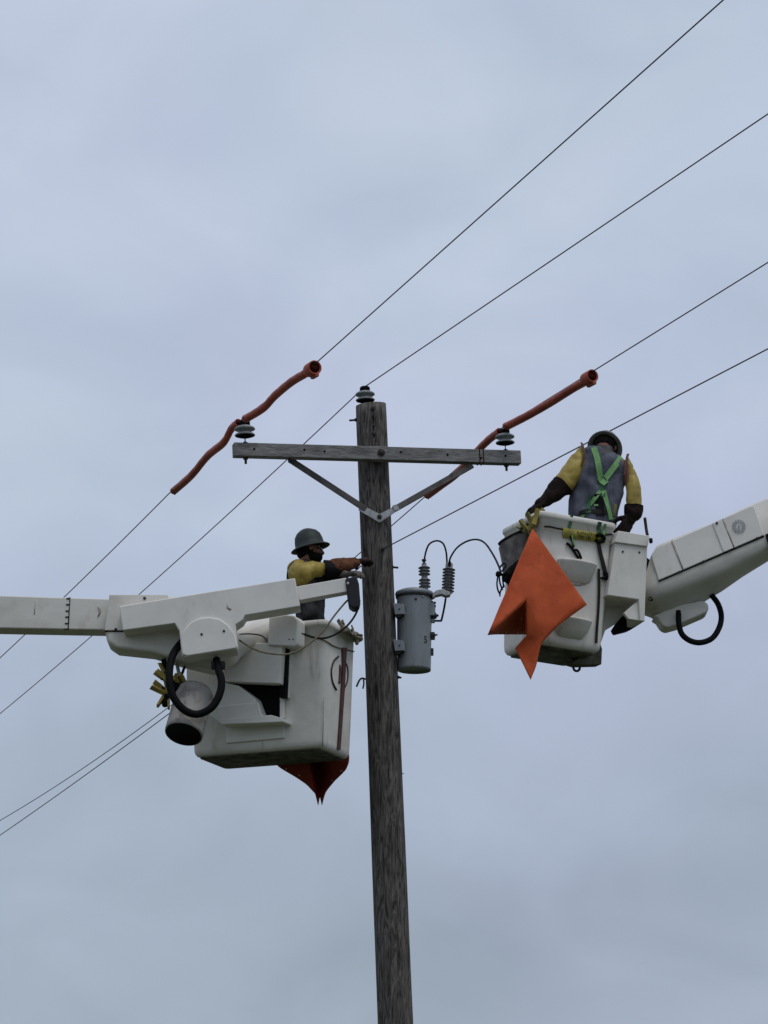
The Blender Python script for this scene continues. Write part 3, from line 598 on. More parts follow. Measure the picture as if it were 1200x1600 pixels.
# red paddle and dark ring marks on the bucket's right face
RP = Plane(504, 1164, 24.2, 68)
decal('paddle', [(533, 1012), (540, 1012), (538.5, 1030), (536, 1080), (529.5, 1172), (525.5, 1171), (531.5, 1080), (533.5, 1035)], LB, 0.016, 0.012, 'paddle_red', lbk)
surf_tube('ring_mark', [(528, 1026), (521, 1033), (517, 1047), (518, 1062), (521, 1071), (525, 1078)], LB, 0.004, 0.0085, 'print_black', lbk, seg=8)
surf_tube('ring_mark', [(537, 1031), (542, 1042), (543, 1056), (541, 1068), (537, 1076)], LB, 0.004, 0.006, 'print_black', lbk, seg=8)
surf_tube('bar_mark', [(530.5, 1039), (530, 1054), (529, 1068)], LB, 0.004, 0.011, 'paddle_red', lbk, seg=8)
surf_tube('face_cord', [(468, 985), (485, 994), (507, 1001), (520, 1009), (534, 1014), (544, 1016), (552, 1018)], LB, 0.006, 0.0055, 'rope_tan', lbk, seg=6)
# tan control lines looping from the jib
tube('control_line', [P(x, y, Y) for x, y, Y in ((374, 1000, 23.95), (384, 1007, 23.9), (404, 1017, 23.86), (430, 1022, 23.85), (455, 1021, 23.85), (480, 1008, 23.86), (503, 988, 23.88), (524, 960, 23.88), (540, 941, 23.9), (548, 935, 23.92))], 0.0075, 'rope_tan', ll, seg=8)
tube('control_line', [P(x, y, Y) for x, y, Y in ((472, 990, 24.0), (490, 996, 23.96), (508, 997, 23.92), (528, 989, 23.9), (545, 975, 23.9), (557, 957, 23.9), (562, 938, 23.9))], 0.0085, 'cable_dark', ll, seg=8)
tube('control_line', [P(x, y, Y) for x, y, Y in ((374, 991, 23.95), (390, 990.5, 24.0), (408, 993, 24.02), (417, 1001, 24.03))], 0.0055, 'cable_dark', ll, seg=6)
# clothespins and rolled pieces clipped on the bucket's rim
CL = 'yellow clothespin above the hanging white canister, '
for i, (x0, y0, x1, y1, sc, w_) in enumerate(((243, 1049, 266, 1066, 1.35, 'upper one pointing left'), (238, 1069, 268, 1088, 1.4, 'lower one pointing left'), (258, 1034, 263, 1066, 1.5, 'topmost one pointing up'), (276, 1056, 291, 1070, 1.5, 'the one right of the black hose'), (255, 1105, 264, 1074, 1.5, 'lowest one pointing down'), (265, 1052, 262, 1090, 1.5, 'upright one in the middle of the cluster'))):
    clothespin(P(x0, y0, 23.98 + .02 * (i % 3)), P(x1, y1, 24.02 + .015 * i), CL + w_, 'yellow clothespins by the canister', 'pin_yellow', 0.05 + 0.03 * (i % 3), i * 0.9, sc * 1.15)
CL = 'tan clothespin on the left bucket rim beside the pole, '
for i, (x0, y0, x1, y1, w_) in enumerate(((531, 969, 538, 984, 'farthest from the pole'), (546, 979, 553, 993, 'second from the pole'), (566, 996, 551, 993, 'the one touching the pole'))):
    clothespin(P(x0, y0, 24.42 + .05 * i), P(x1, y1, 24.38 + .07 * i), CL + w_, 'tan clothespins on the bucket rim by the pole', 'pin_tan', 0.06, i * 1.1, 1.15)
RM = empty('rag', P(548, 992, 24.5)); tag(RM, 'crumpled tan rag lying over the left bucket rim beside the pole', 'rag')
fuse('cloth', chain([P(536, 984, 24.36), P(545, 988, 24.46), P(555, 993, 24.6), P(562, 999, 24.72)], (.022, .028, .032, .026)) + chain([P(556, 994, 24.60), P(558, 1005, 24.58)], (.028, .012)), 'pin_tan', RM, voxel=0.007, smooth=2, fold=0.012, fscale=16)
# white canister hanging under the boom tip, its open dark end towards the viewer
cb = P(287, 1147, 23.93); va = R(12); vdir = Vector((0, math.cos(va), math.sin(va))); sup = Vector((0.22, -math.sin(va) * .97, math.cos(va) * .97)).normalized()
cax = (vdir * 0.60 + sup * 0.80).normalized()
cn = empty('canister', cb); tag(cn, 'scuffed white canister with black open bottom hanging beside the left bucket', 'canister')
lathe('shell', [(0.139, 0.01), (0.139, -0.002), (0.150, 0.0), (0.152, 0.02), (0.150, 0.40), (0.13, 0.43), (0, 0.44)], cb, cax, 'scuffed_white', cn, seg=36)
lathe('bottom_opening', [(0.1395, -0.004), (0.137, 0.015), (0.10, 0.03), (0, 0.032)], cb, cax, 'shadow_black', cn, seg=36)

# ------------------------------------------------------------------ right aerial lift
RC = P(836, 1004, 21.25); tl = R(4)
rup = Vector((math.sin(tl), 0, math.cos(tl))); rdx = Vector((math.cos(a22), math.sin(a22), 0)); rdx = (rdx - rup * rdx.dot(rup)).normalized(); rdy = rup.cross(rdx).normalized()
rh = (P(848, 799, 21.22) - RC).dot(rup)
rl = empty('aerial_lift', (RC.x + 0.6, RC.y, 0)); tag(rl, 'white aerial lift right of the pole, its boom rising to the right edge', 'aerial lift', 'aerial lifts')
rbk, rbo = bucket(rl, RC, rdx, rdy, rup, 0.515, 0.56, rh, 1.10, 0.03, 0.010)
RB = bvh_of(rbk)
def half_step(name, cpx, w, out_, hgt, parent):
    p, n = on_surface(RB, *cpx, 0.0); n = (n - Z * n.z).normalized(); sd_ = rdx
    def arc(wd, o_, z):
        return [p + sd_ * (wd / 2 * math.cos(R(a))) + n * (o_ * math.sin(R(a)) ** 0.6 if a not in (0, 180) else 0) + rup * z - n * 0.02 * (a in (0, 180)) for a in range(0, 181, 15)]
    return loft(name, [arc(w * 0.2, 0.01, 0.01), arc(w, out_, 0.010), arc(w * 1.01, out_ * 1.05, 0.004), arc(w, out_, -0.006), arc(w * 0.86, out_ * 0.55, -hgt * 0.55), arc(w * 0.62, out_ * 0.12, -hgt), arc(w * 0.5, 0.0, -hgt * 1.02)], 'gelcoat', parent)
half_step('bucket_step', (900, 881), 0.30, 0.085, 0.13, rbk)
half_step('bucket_step', (893, 970), 0.29, 0.085, 0.12, rbk)
decal('step_groove', [(880, 905), (890, 911), (905, 913), (920, 909), (926, 904), (921, 911), (906, 916), (889, 914)], RB, 0.002, 0.003, 'stain_brown', rbk, bevel=0)
# yellow warning label with worn lettering
lab = decal('warning_label', [(879, 825), (944, 835.5), (944, 849), (879, 840)], RB, 0.014, 0.012, 'label_yellow', rbk, bevel=0)
for body, cx, cy, sz in (('CAPACITY', 914, 833.6, 0.030), ('700 LB', 911, 839.6, 0.036)):
    cy += 0.8; lc = [on_surface(RB, x_, y_, 0.014)[0] for x_, y_ in ((879, 825), (944, 835.5), (944, 849), (879, 840))]; n = (lc[1] - lc[0]).cross(lc[2] - lc[0]).normalized(); n = n if n.y < 0 else -n
    fx, fy = (cx - 879) / 65, (cy - 825 - 10.5 * (cx - 879) / 65) / 14.2; top_, bot_ = lc[0].lerp(lc[1], fx), lc[3].lerp(lc[2], fx); p = top_.lerp(bot_, fy) + n * 0.003; q = p + (lc[1] - lc[0]); xd = (q - p).normalized(); yd = n.cross(xd).normalized()
    v, f = text_data(body, sz, p, xd, yd, n, 0.001); mk('lettering', v, f, 'print_black', lab, smooth=False)
# rope lashed round the bucket under its rim
surf_tube('rim_cord', [(850, 823), (858, 823), (872, 826), (885, 828)], RB, 0.006, 0.006, 'cable_dark', rbk, seg=6)
surf_tube('rim_cord', [(944, 836), (950, 835.4), (955, 835)], RB, 0.006, 0.007, 'cable_dark', rbk, seg=6)
# eye bolt below
tube('eye_bolt', [P(901 + 5 * math.cos(t * math.pi / 6), 1043 + 5.5 * math.sin(t * math.pi / 6), 21.7) for t in range(13)], 0.009, 'dark_steel', rl, seg=8)
prism('underside_skid', [(893, 1036), (938, 1004), (941, 1014), (940, 1038), (903, 1039)], Plane(920, 1030, 21.62, 22), 0.10, 'bucket_base', rl, bevel=0.004)
# mounting bracket box at the bucket's right
mp = Plane(985, 900, 21.42, 20)
mb = prism('mount_box', [(962, 846), (1012, 852), (1007.5, 971), (1000, 970), (998, 937), (949, 930)], mp, 0.34, 'gelcoat', rl, bevel=0.008)
prism('mount_lip', [(966, 829), (1015.5, 837), (1012.5, 854), (961, 847)], mp, 0.36, 'gelcoat', rl, bevel=0.006, off=0.018)
prism('mount_lower', [(947, 945), (998, 945), (976, 958), (962, 975), (946, 985), (940, 1002), (938, 1004)], mp, 0.10, 'gelcoat', rl, bevel=0.006, off=-0.27)
prism('mount_web', [(1007, 936), (1007.5, 971), (982, 967), (975, 958), (998, 937)], mp, 0.03, 'gelcoat', rl, bevel=0.004, off=-0.02)
prism('pivot_block', [(962, 982), (975, 962), (1004, 960), (1005, 972), (986, 984), (966, 989)], mp, 0.10, 'black_rubber', rl, bevel=0.01, off=-0.22)
for x, y in ((973, 862), (999, 863)): bolt('mount_bolt', mp.at(x, y, 0.001), mp.n, 0.008, 0.004, 'dark_steel', mb)
tube('lever', [P(1012, 838, 21.55), P(1010, 828, 21.55), P(1007.5, 809, 21.55)], 0.011, 'rusty_steel', rl, seg=8)
bolt('lever_knob', P(1015, 845, 21.42), Vector((1, -.3, 0)), 0.02, 0.02, 'black_rubber', rl)
prism('pivot_gap', [(1009, 870), (1015, 874), (1021, 890), (1030, 907), (1012, 922), (1009, 922)], Plane(1015, 900, 21.72, 0), 0.12, 'black_rubber', rl, bevel=0.003)
# boom: lofted shell with flat side, curved belly
BY = 21.62
def st(x, yt, ys, yb, yu, ybot, e=0.0):
    # side top, seam, end of flat side, belly curve, lowest silhouette, and the far side
    Yf = BY + e
    return [P(x, yt, Yf + 0.012), P(x, ys, Yf), P(x, yb, Yf + 0.005), P(x, (yb * .45 + yu * .55), Yf + 0.045), P(x, yu, Yf + 0.12), P(x, (yu + ybot) / 2 + 1, Yf + 0.21), P(x, ybot, Yf + 0.33), P(x, ybot - 22, Yf + 0.42), P(x, yt + 12, Yf + 0.42), P(x, yt - 2, Yf + 0.36)]
rb = loft('boom', [st(972, 912, 922, 930, 940, 950, .10), st(990, 906, 920, 928, 942, 956, .06), st(1008, 900, 918, 926, 942, 962, .02), st(1016, 873, 914, 926, 944, 965, .0), st(1026, 855, 909, 924, 944, 970), st(1050, 844, 899, 917, 936, 968), st(1080, 832, 887, 906, 924, 954), st(1106, 822, 876, 896, 914, 937), st(1128, 812, 867, 888, 905, 924), st(1161, 796, 854, 871, 887, 901), st(1200, 780, 837, 853, 866, 877), st(1330, 722, 782, 799, 811, 818), st(2100, 372, 448, 470, 482, 490)], 'boom_white', rl, bevel=0)
rp_ = Plane(1100, 850, BY - 0.012, 0)
prism('boom_cover', [(1017, 868), (1025, 855), (1050, 844.5), (1127, 811), (1171, 791), (1178, 790), (1194, 836), (1029, 907)], rp_, 0.05, 'cover_white', rl, bevel=0.008)
rp2 = Plane(1100, 850, BY - 0.016, 0)
prism('boom_seam', [(1029, 907.2), (1194, 836.6), (1194, 838.6), (1029, 909.2)], rp2, 0.03, 'shadow_black', rl, bevel=0, off=-0.008)
prism('cover_rib', [(1113, 817.5), (1127, 811), (1146, 856), (1131, 862.5)], rp2, 0.02, 'cover_white', rl, bevel=0.004, off=0.004)
for pol in ([(1128.5, 811), (1131.0, 810), (1148.0, 855.5), (1146.2, 856.3)], [(1049, 845), (1051, 844), (1068.5, 890), (1067, 890.8)]):
    prism('cover_groove', pol, rp2, 0.006, 'stain_brown', rl, bevel=0, off=0.0012)
for x, y in ((1120, 817.5), (1061, 894), (1099, 877.5), (1138.5, 861), (1183, 841)): bolt('cover_bolt', rp2.at(x, y, 0.004), rp2.n, 0.009, 0.008, 'dark_steel', rl)
# round printed emblem: dashes in a ring with a centre post
ec = rp2.at(1154.5, 822, 0.001); ev, ef = [], []
def quad(pts):
    b = len(ev); ev.extend([ec + Vector((x * 0.0046, -0.0015, y * 0.0046)) for x, y in pts]); ef.append([b, b + 1, b + 2, b + 3])
for i in range(13):
    a = R(i * 27.7 + 10); c, s_ = math.cos(a), math.sin(a); 
    if -115 < ((i * 27.7 + 10 + 180) % 360) - 180 < -65: continue
    quad([(c * 5 - s_ * 0.8, s_ * 5 + c * 0.8), (c * 5 + s_ * 0.8, s_ * 5 - c * 0.8), (c * 10.5 + s_ * 1.7, s_ * 10.5 - c * 1.7), (c * 10.5 - s_ * 1.7, s_ * 10.5 + c * 1.7)])
for i in range(10):
    a, b = R(i * 36), R(i * 36 + 36); quad([(math.cos(a) * 0.1, math.sin(a) * 0.1), (math.cos(a) * 1.7, math.sin(a) * 1.7), (math.cos(b) * 1.7, math.sin(b) * 1.7), (math.cos(b) * 0.1, math.sin(b) * 0.1)])
quad([(-0.8, -1), (0.8, -1), (2.2, -8), (-2.2, -8)])
for i in range(4):
    a, b = R(-125 + i * 18), R(-107 + i * 18); quad([(math.cos(a) * 9.6, math.sin(a) * 9.6), (math.cos(a) * 11, math.sin(a) * 11), (math.cos(b) * 11, math.sin(b) * 11), (math.cos(b) * 9.6, math.sin(b) * 9.6)])
mk('emblem', ev, ef, 'print_grey', rl, smooth=False, solid=0.001)
prism('boom_end_slot', [(1196, 835), (1205, 831), (1212, 848), (1203, 858)], rp2, 0.03, 'black_rubber', rl, bevel=0.002)
# belly bump, vent holes, hose loop
prism('belly_bump', [(1020, 962), (1028, 967), (1034, 977), (1042, 981), (1060, 976), (1104, 957), (1108, 951), (1106, 942), (1098, 938), (1060, 945)], Plane(1065, 960, BY + 0.20, 0), 0.20, 'boom_white', rl, bevel=0.03, seg=5)
RBM = bvh_of(rb)
for x, y in ((1017, 935), (1056, 957)):
    decal('vent_hole', [(x - 4, y + 2), (x - 3, y - 2), (x, y - 3), (x + 3, y + 1), (x + 3, y + 3), (x, y + 3.5)], RBM, 0.004, 0.01, 'shadow_black', rl)
tube('hydraulic_hose', [P(x, y, Y) for x, y, Y in ((1060, 955, 21.78), (1060.5, 972, 21.76), (1065, 990, 21.76), (1078, 1001, 21.76), (1095, 1004, 21.76), (1113, 997, 21.78), (1124, 980, 21.82), (1127, 962, 21.86), (1122, 944, 21.9), (1112, 930, 21.9))], 0.0205, 'black_rubber', rl, seg=14)

# things on the right bucket
def lanyard(pxs, width, mt, label):
    q = [on_surface(RB, x, y, 0.008, 21.3) for x, y in pxs]; r = empty('lanyard', q[-1][0]); tag(r, label, 'lanyard')
    strap('webbing', [p for p, _ in q], [n for _, n in q], width, mt, r); return r, q
r_, q = lanyard([(893, 806), (891, 816), (889, 826), (890, 836)], 0.022, 'web_dark_green', 'green lanyard with black hook hanging over the front of the right bucket')
surf_tube('hook_strap', [(889, 838), (894, 847), (895, 856)], RB, 0.012, 0.008, 'black_rubber', r_, seg=8)
surf_tube('hook', [(884, 849.5), (888, 852), (893, 858), (898, 866), (903, 873)], RB, 0.014, 0.010, 'black_rubber', r_, seg=8)
surf_tube('hook_gate', [(895, 861), (900, 860), (904, 866), (907, 874)], RB, 0.014, 0.009, 'black_rubber', r_, seg=8)
surf_tube('lanyard_cord', [(892, 836), (893, 845), (896, 854)], RB, 0.02, 0.006, 'web_green', r_, seg=6)
r_, q = lanyard([(937, 816), (935, 824), (936, 833), (934, 842)], 0.03, 'web_dark_green', 'dark lanyard with long black tail down the front of the right bucket')
strap('webbing', [on_surface(RB, x, y, 0.010, 21.3)[0] for x, y in ((945, 819), (944, 826), (942, 834), (941, 843))], [Vector((.3, -.9, 0))], 0.018, 'web_green', r_)
surf_tube('buckle', [(930, 838), (936, 836), (942, 840), (940, 846), (933, 847), (930, 840)], RB, 0.016, 0.014, 'black_rubber', r_, seg=8)
strap('shock_pack', [on_surface(RB, x, y, 0.012, 21.3)[0] for x, y in ((934, 848), (937, 865), (942, 884), (945, 896))], [Vector((.36, -.93, 0))], 0.026, 'cable_dark', r_, 0.012)
fuse('tail_hook', [cap_data(on_surface(RB, 944, 896, .02)[0], on_surface(RB, 945, 903, .02)[0], .018, .018), cap_data(on_surface(RB, 938, 904, .02)[0], on_surface(RB, 946, 905, .02)[0], .011, .012)], 'black_rubber', r_, voxel=0.006)
strap('tail', [on_surface(RB, x, y, 0.012, 21.3)[0] for x, y in ((934.5, 889), (935, 920), (934, 950), (931.5, 985), (930.5, 1005))], [Vector((.36, -.93, 0))], 0.017, 'cable_dark', r_, 0.008)
CL = 'clothespin on the rim above the orange blanket, '
for i, (x0, y0, x1, y1, w_) in enumerate(((840, 799, 834, 820, 'yellow one at its corner'), (829, 803, 834, 824, 'green one second from the corner'), (820, 811, 828, 830, 'yellow one mid row'), (811, 817, 824, 831, 'green one over the tool bag'), (845, 797, 838, 812, 'small yellow one'), (823, 822, 812, 835, 'green one tilted by the bag'))):
    clothespin(P(x0, y0, 21.20 + .05 * i), P(x1, y1, 21.18 + .05 * i), CL + w_, 'clothespins above the orange blanket', 'pin_green' if i % 2 else 'pin_yellow', 0.18, i * 0.8, 1.3)
# tool bag with dark tools hanging from it
bc = P(806, 848, 21.45); bag = empty('tool_bag', P(808, 890, 21.45)); tag(bag, 'grey canvas tool bag hanging on the left side of the right bucket', 'tool bag')
rg = []
for k, (x, y, rr) in enumerate(((808, 838, .125), (808, 846, .130), (808, 855, .118), (809, 868, .112), (810, 880, .112), (811, 889, .110), (811, 893, .098))):
    ring = []
    for j in range(28):
        a = 2 * math.pi * j / 28; w_ = 1 + 0.10 * noise.noise(Vector((math.cos(a) * 2.2, math.sin(a) * 2.2, k * 0.5)))
        ring.append(P(x, y, 21.48) + Vector((math.cos(a) * rr * w_, math.sin(a) * rr * 0.8 * w_, math.cos(a) * 0.055)))
    rg.append(ring)
loft('bag_body', rg, 'canvas', bag)
tube('bag_rim', [P(808, 838, 21.48) + Vector((math.cos(a) * .13, math.sin(a) * .104, math.cos(a) * 0.058 + .003)) for a in [2 * math.pi * j / 20 for j in range(21)]], 0.008, 'cable_dark', bag, seg=6)
tl_ = empty('tool_bundle', P(790, 905, 21.42)); tag(tl_, 'black tools with wire loops hanging below the canvas tool bag', 'tools')
fuse('tool_body', [cap_data(P(796, 897, 21.38), P(812, 888, 21.40), .035, .06), cap_data(P(790, 905, 21.38), P(806, 905, 21.42), .03, .06), cap_data(P(797, 920, 21.42), P(803, 908, 21.42), .02, .04)], 'black_rubber', tl_, voxel=0.01, fold=0.008)
lathe('knob', [(0.012, -0.02), (0.018, -0.012), (0.022, 0), (0.018, 0.014), (0, 0.02)], P(778.5, 897, 21.36), Vector((-1, 0, 0.2)), 'black_rubber', tl_, seg=14)
tube('knob_stem', [P(778, 897, 21.36), P(792, 899, 21.38)], 0.018, 'black_rubber', tl_, smooth_path=False)
for pts in (((778, 899), (776.5, 912), (778, 922), (781, 928)), ((780, 900), (781, 910), (785, 922)), ((785, 900), (786, 910), (787.5, 918)), ((781, 932), (782, 924), (788, 914))):
    tube('wire_loop', [P(x, y, 21.37) for x, y in pts], 0.0065, 'black_rubber', tl_, seg=6)
tube('wire_loop', [P(781, 887, 21.36), P(784, 883, 21.36), P(788, 880, 21.36), P(790, 884, 21.36), P(784, 893, 21.36)], 0.007, 'cable_dark', tl_, seg=6)
# lead arcing from the arrester towards the bucket
tag(tube('jumper_cable', [P(701, 884, TY - .08), P(704, 871, TY - .12), P(714, 856, TY - .35), P(729, 846, TY - .8), P(745, 843, TY - 1.3), P(758, 849, TY - 1.9), P(770, 866, TY - 2.6), P(779, 884, TY - 3.2), P(783, 897, 21.40)], 0.0075, 'black_rubber', None, seg=8), 'black cable arching from the arrester on the transformer to the right bucket', 'cable')

# ------------------------------------------------------------------ orange rubber blankets
def blanket(name, cage, faces, label, cat, eyelets, fixed, mt='orange_rubber', cuts=7, it=6, amp=0.013):
    pts = [P(x, y, Y) for x, y, Y in cage]
    bm = bmesh.new(); vv = [bm.verts.new(p) for p in pts]
    for f in faces: bm.faces.new([vv[i] for i in f])
    bmesh.ops.triangulate(bm, faces=[f for f in bm.faces if len(f.verts) > 4])
    keep = set()
    bm.edges.ensure_lookup_table()
    lay = bm.verts.layers.int.new('keep')
    fe = []
    for a, b in fixed:
        for e_ in bm.edges:
            if {e_.verts[0], e_.verts[1]} == {vv[a], vv[b]}: fe.append(((vv[a].co.copy()), (vv[b].co.copy())))
    bmesh.ops.subdivide_edges(bm, edges=bm.edges[:], cuts=cuts, use_grid_fill=True)
    def on_fixed(v):
        for a, b in fe:
            d = b - a; t = max(0, min(1, (v.co - a).dot(d) / d.length_squared))
            if (a + d * t - v.co).length < 1e-4: return True
        return False
    fixv = {v for v in bm.verts if on_fixed(v)}; on_fixed2 = lambda v: v in fixv
    hold = {v for v in bm.verts if v.is_boundary or v in fixv}
    for _ in range(it):
        new = {}
        for v in bm.verts:
            if v in hold and not v.is_boundary: continue
            if v.is_boundary:
                nb = [e_.other_vert(v) for e_ in v.link_edges if e_.is_boundary]
                if len(nb) == 2 and (v.co - nb[0].co).normalized().dot((nb[1].co - v.co).normalized()) > 0.75: new[v] = v.co.lerp((nb[0].co + nb[1].co) / 2, 0.5)
            else:
                nb = [e_.other_vert(v).co for e_ in v.link_edges]; new[v] = v.co.lerp(sum(nb, Vector()) / len(nb), 0.6)
        for v, c in new.items(): v.co = c
    bm.normal_update()
    for v in bm.verts:
        if not v.is_boundary: v.co.y += amp * (noise.noise(v.co * 5) + .5 * noise.noise(v.co * 11))
    sharp = [tuple(e_.verts[i].co.copy() for i in (0, 1)) for e_ in bm.edges if not e_.is_boundary and all(on_fixed2(v) for v in e_.verts)]
    V = [v.co.copy() for v in bm.verts]; bm.verts.index_update(); Fc = [[v.index for v in f.verts] for f in bm.faces]; bm.free()
    r = empty(name, pts[0]); tag(r, label, cat)
    sh = mk('sheet', V, Fc, mt, r, solid=0.005)
    me = sh.data; c_ = WL[sh.name]; keyset = {frozenset((tuple(round(k, 4) for k in a), tuple(round(k, 4) for k in b))) for a, b in sharp}
    for ed in me.edges:
        if frozenset(tuple(round(k, 4) for k in (me.vertices[i].co + c_)) for i in ed.vertices) in keyset: ed.use_edge_sharp = True
    bv = bvh_of(sh)
    for x, y in eyelets:
        p, n = on_surface(bv, x, y, 0.003, cage[0][2]); lathe('eyelet', [(0.003, -.002), (0.007, -.002), (0.007, 0.003), (0.004, 0.004), (0, 0.0035)], p, n, 'eyelet', r, seg=10)
    return r
blanket('rubber_blanket', [(832, 826, 21.14), (917, 945, 21.06), (762, 992, 20.68), (822, 937, 20.93), (814, 991, 21.42), (872, 977, 21.00), (845, 1006, 20.97), (829, 1062, 20.93), (805, 1013, 21.06), (823, 992, 20.98), (866, 895, 21.08), (806, 905, 20.95), (840, 968, 20.95), (838, 1040, 20.95), (774, 991, 21.16), (762, 992, 20.682), (822, 937, 20.932), (823, 992, 20.982)],
        [[0, 11, 3, 10], [0, 2, 11], [11, 2, 3], [0, 10, 1], [10, 3, 12, 5], [10, 5, 1], [12, 6, 5], [3, 9, 12], [12, 9, 6], [9, 8, 13, 6], [8, 7, 13], [16, 15, 14], [16, 14, 4], [16, 4, 17]],
        'large orange rubber blanket draped over the near corner of the right bucket', 'blanket', [(814.5, 966), (791, 987), (809, 987), (777, 988)], [], it=4)
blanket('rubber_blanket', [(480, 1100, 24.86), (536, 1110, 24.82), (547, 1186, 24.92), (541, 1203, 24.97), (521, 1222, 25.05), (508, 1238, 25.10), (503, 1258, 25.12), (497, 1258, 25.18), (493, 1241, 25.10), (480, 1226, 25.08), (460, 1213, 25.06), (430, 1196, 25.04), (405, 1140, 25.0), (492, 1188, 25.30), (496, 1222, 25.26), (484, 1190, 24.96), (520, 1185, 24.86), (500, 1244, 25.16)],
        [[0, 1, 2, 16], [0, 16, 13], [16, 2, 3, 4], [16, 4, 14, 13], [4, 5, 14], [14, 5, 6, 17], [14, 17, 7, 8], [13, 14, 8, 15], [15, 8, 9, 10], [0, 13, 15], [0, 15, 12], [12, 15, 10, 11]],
        'orange rubber blanket with painted shade hanging below the left bucket to a split point', 'blanket', [(447, 1201), (468, 1211), (533, 1204), (519, 1219)], [(13, 14)], 'orange_rubber_shade')

# ------------------------------------------------------------------ people
def head_parts(c, f, u, s, nb):
    p = [ell_data(c + u * .030 - f * .006, f * .096, s * .077, u * .103), ell_data(c - u * .050 + f * .022, f * .070, s * .060, u * .066),
         cap_data(c + f * .088 + u * .008, c + f * .110 - u * .028, .009, .016), cap_data(c + f * .084 + u * .024 + s * .03, c + f * .084 + u * .024 - s * .03, .012, .012),
         cap_data(c + f * .086 - u * .066 + s * .018, c + f * .086 - u * .066 - s * .018, .009, .009), ell_data(c + f * .080 - u * .098, f * .022, s * .026, u * .018),
         cap_data(c - u * .06 - f * .018, nb, .058, .064)]
    for sg in (-1, 1):
        p += [ell_data(c + s * (sg * .078) - f * .004 - u * .004, f * .019, s * .012, u * .032), ell_data(c + s * (sg * .045) + f * .058 - u * .025, f * .026, s * .024, u * .022)]
    return p
def hat(parent, c, f, u, edge, k=1.0):
    prof = [(0, .152), (.045, .148), (.080, .130), (.103, .098), (.113, .055), (.117, .014), (.124, .006), (.146, -.004), (.157, -.012), (.158, -.017), (.150, -.018), (.122, -.006), (.110, .004), (.106, .055), (.094, .10), (.055, .132), (0, .140)]
    v, fc = lathe_data([(max(r, 1e-4) * k, h * k) for r, h in prof], c, u, 40, 1.06, 0.93, f)
    h = mk('hard_hat', v, fc, edge, parent); s = u.cross(f).normalized()
    rid = [c + (f * (math.cos(R(a)) * .118 * 1.02) + u * (.02 + math.sin(R(a)) * .133)) * k for a in range(28, 160, 10)]
    tube('ridge', rid, [.004 + .008 * math.sin(math.pi * i / (len(rid) - 1)) for i in range(len(rid))], edge, h, seg=8, smooth_path=False)
    tube('suspension_band', [c + (f * (math.cos(R(a)) * .100) + s * (math.sin(R(a)) * .086) - u * .004) * k for a in range(0, 361, 20)], .010, 'cable_dark', h, seg=6)
    return h
def hand_parts(w, d, n, side, curl=(.35, .45, .4), k=1.0, fr=.0125):
    """palm, four unequal fingers bent at two knuckles, thumb from the side of the palm; n = the way the palm faces"""
    d = d.normalized(); n = (n - d * n.dot(d)).normalized(); t = d.cross(n).normalized() * side; parts = []
    off = (.030, .010, -.010, -.028); ln = (.072, .080, .074, .058)
    for o_ in off: parts.append(cap_data(w + t * (o_ * .75 * k), w + d * (.088 * k) + t * (o_ * k), .018 * k, .017 * k))
    for o_, l_ in zip(off, ln):
        p = w + d * (.090 * k) + t * (o_ * 1.12 * k); a = 0; r = fr * k
        for i, (fr_, cu) in enumerate(zip((.44, .32, .24), curl)):
            a += cu; q = p + (d * math.cos(a) + n * math.sin(a) + t * (o_ * 1.6)) .normalized() * (l_ * fr_ * k); parts.append(cap_data(p, q, r, r * .93)); p = q; r *= .93
    p = w + d * (.022 * k) + t * (.032 * k); q = p + (d * .62 + t * .62 + n * .3).normalized() * (.045 * k); z = q + (d * .82 + t * .25 + n * .4).normalized() * (.034 * k); e_ = z + (d * .85 + n * .5).normalized() * (.026 * k)
    parts += [cap_data(p, q, .018 * k, .015 * k), cap_data(q, z, .015 * k, .013 * k), cap_data(z, e_, .013 * k, .011 * k)]
    return parts

# left worker, in profile, both arms reaching for the pole
pw = empty('person', (P(485, 1150, 24.55).x, 24.55, LC.z + 0.055)); tag(pw, 'person in dark hard hat and yellow sleeves reaching for the pole from the left bucket', 'person')
fl_z = LC.z + 0.055
hc = P(484, 857, 24.55); f = Vector((.975, .20, -.04)).normalized(); u = Vector((-.02, 0, 1)); u = (u - f * u.dot(f)).normalized(); s = u.cross(f).normalized()
nb = P(477, 890, 24.56); pel = P(487, 988, 24.56)
sN, eN, wN = P(468, 896, 24.39), P(504, 892, 24.44), P(552, 880, 24.64)
sF, eF, wF = P(481, 893, 24.73), P(515, 908, 24.70), P(537, 899, 24.52)
kneeN, kneeF = Vector((pel.x + .06, pel.y - .11, (pel.z + fl_z) / 2 + .03)), Vector((pel.x - .02, pel.y + .10, (pel.z + fl_z) / 2 + .03))
ftN, ftF = Vector((pel.x - .02, pel.y - .12, fl_z + .07)), Vector((pel.x + .0, pel.y + .11, fl_z + .07))
def body(hparts, nb, pel, arms, legs, chestc, toe):
    p = list(hparts)
    p += [cap_data(nb - Z * .03, chestc, .055, .080), cap_data(chestc, pel, .080, .09)]
    for a in arms: p += [cap_data(nb - Z * .04, a[0], .055, .055)] + chain(a, (.050, .040, .028))
    for k_, ft in legs: p += chain([pel + (k_ - pel) * .12, k_, ft], (.082, .058, .042)) + [cap_data(ft - Z * .03, ft - Z * .035 + toe * .16, .038, .032)]
    return p
ch = P(479, 918, 24.56)
fuse('body', body(head_parts(hc, f, u, s, nb), nb, pel, [(sN, eN, wN), (sF, eF, wF)], [(kneeN, ftN), (kneeF, ftF)], ch, Vector((1, 0, 0))), 'skin', pw, voxel=0.009, smooth=2)
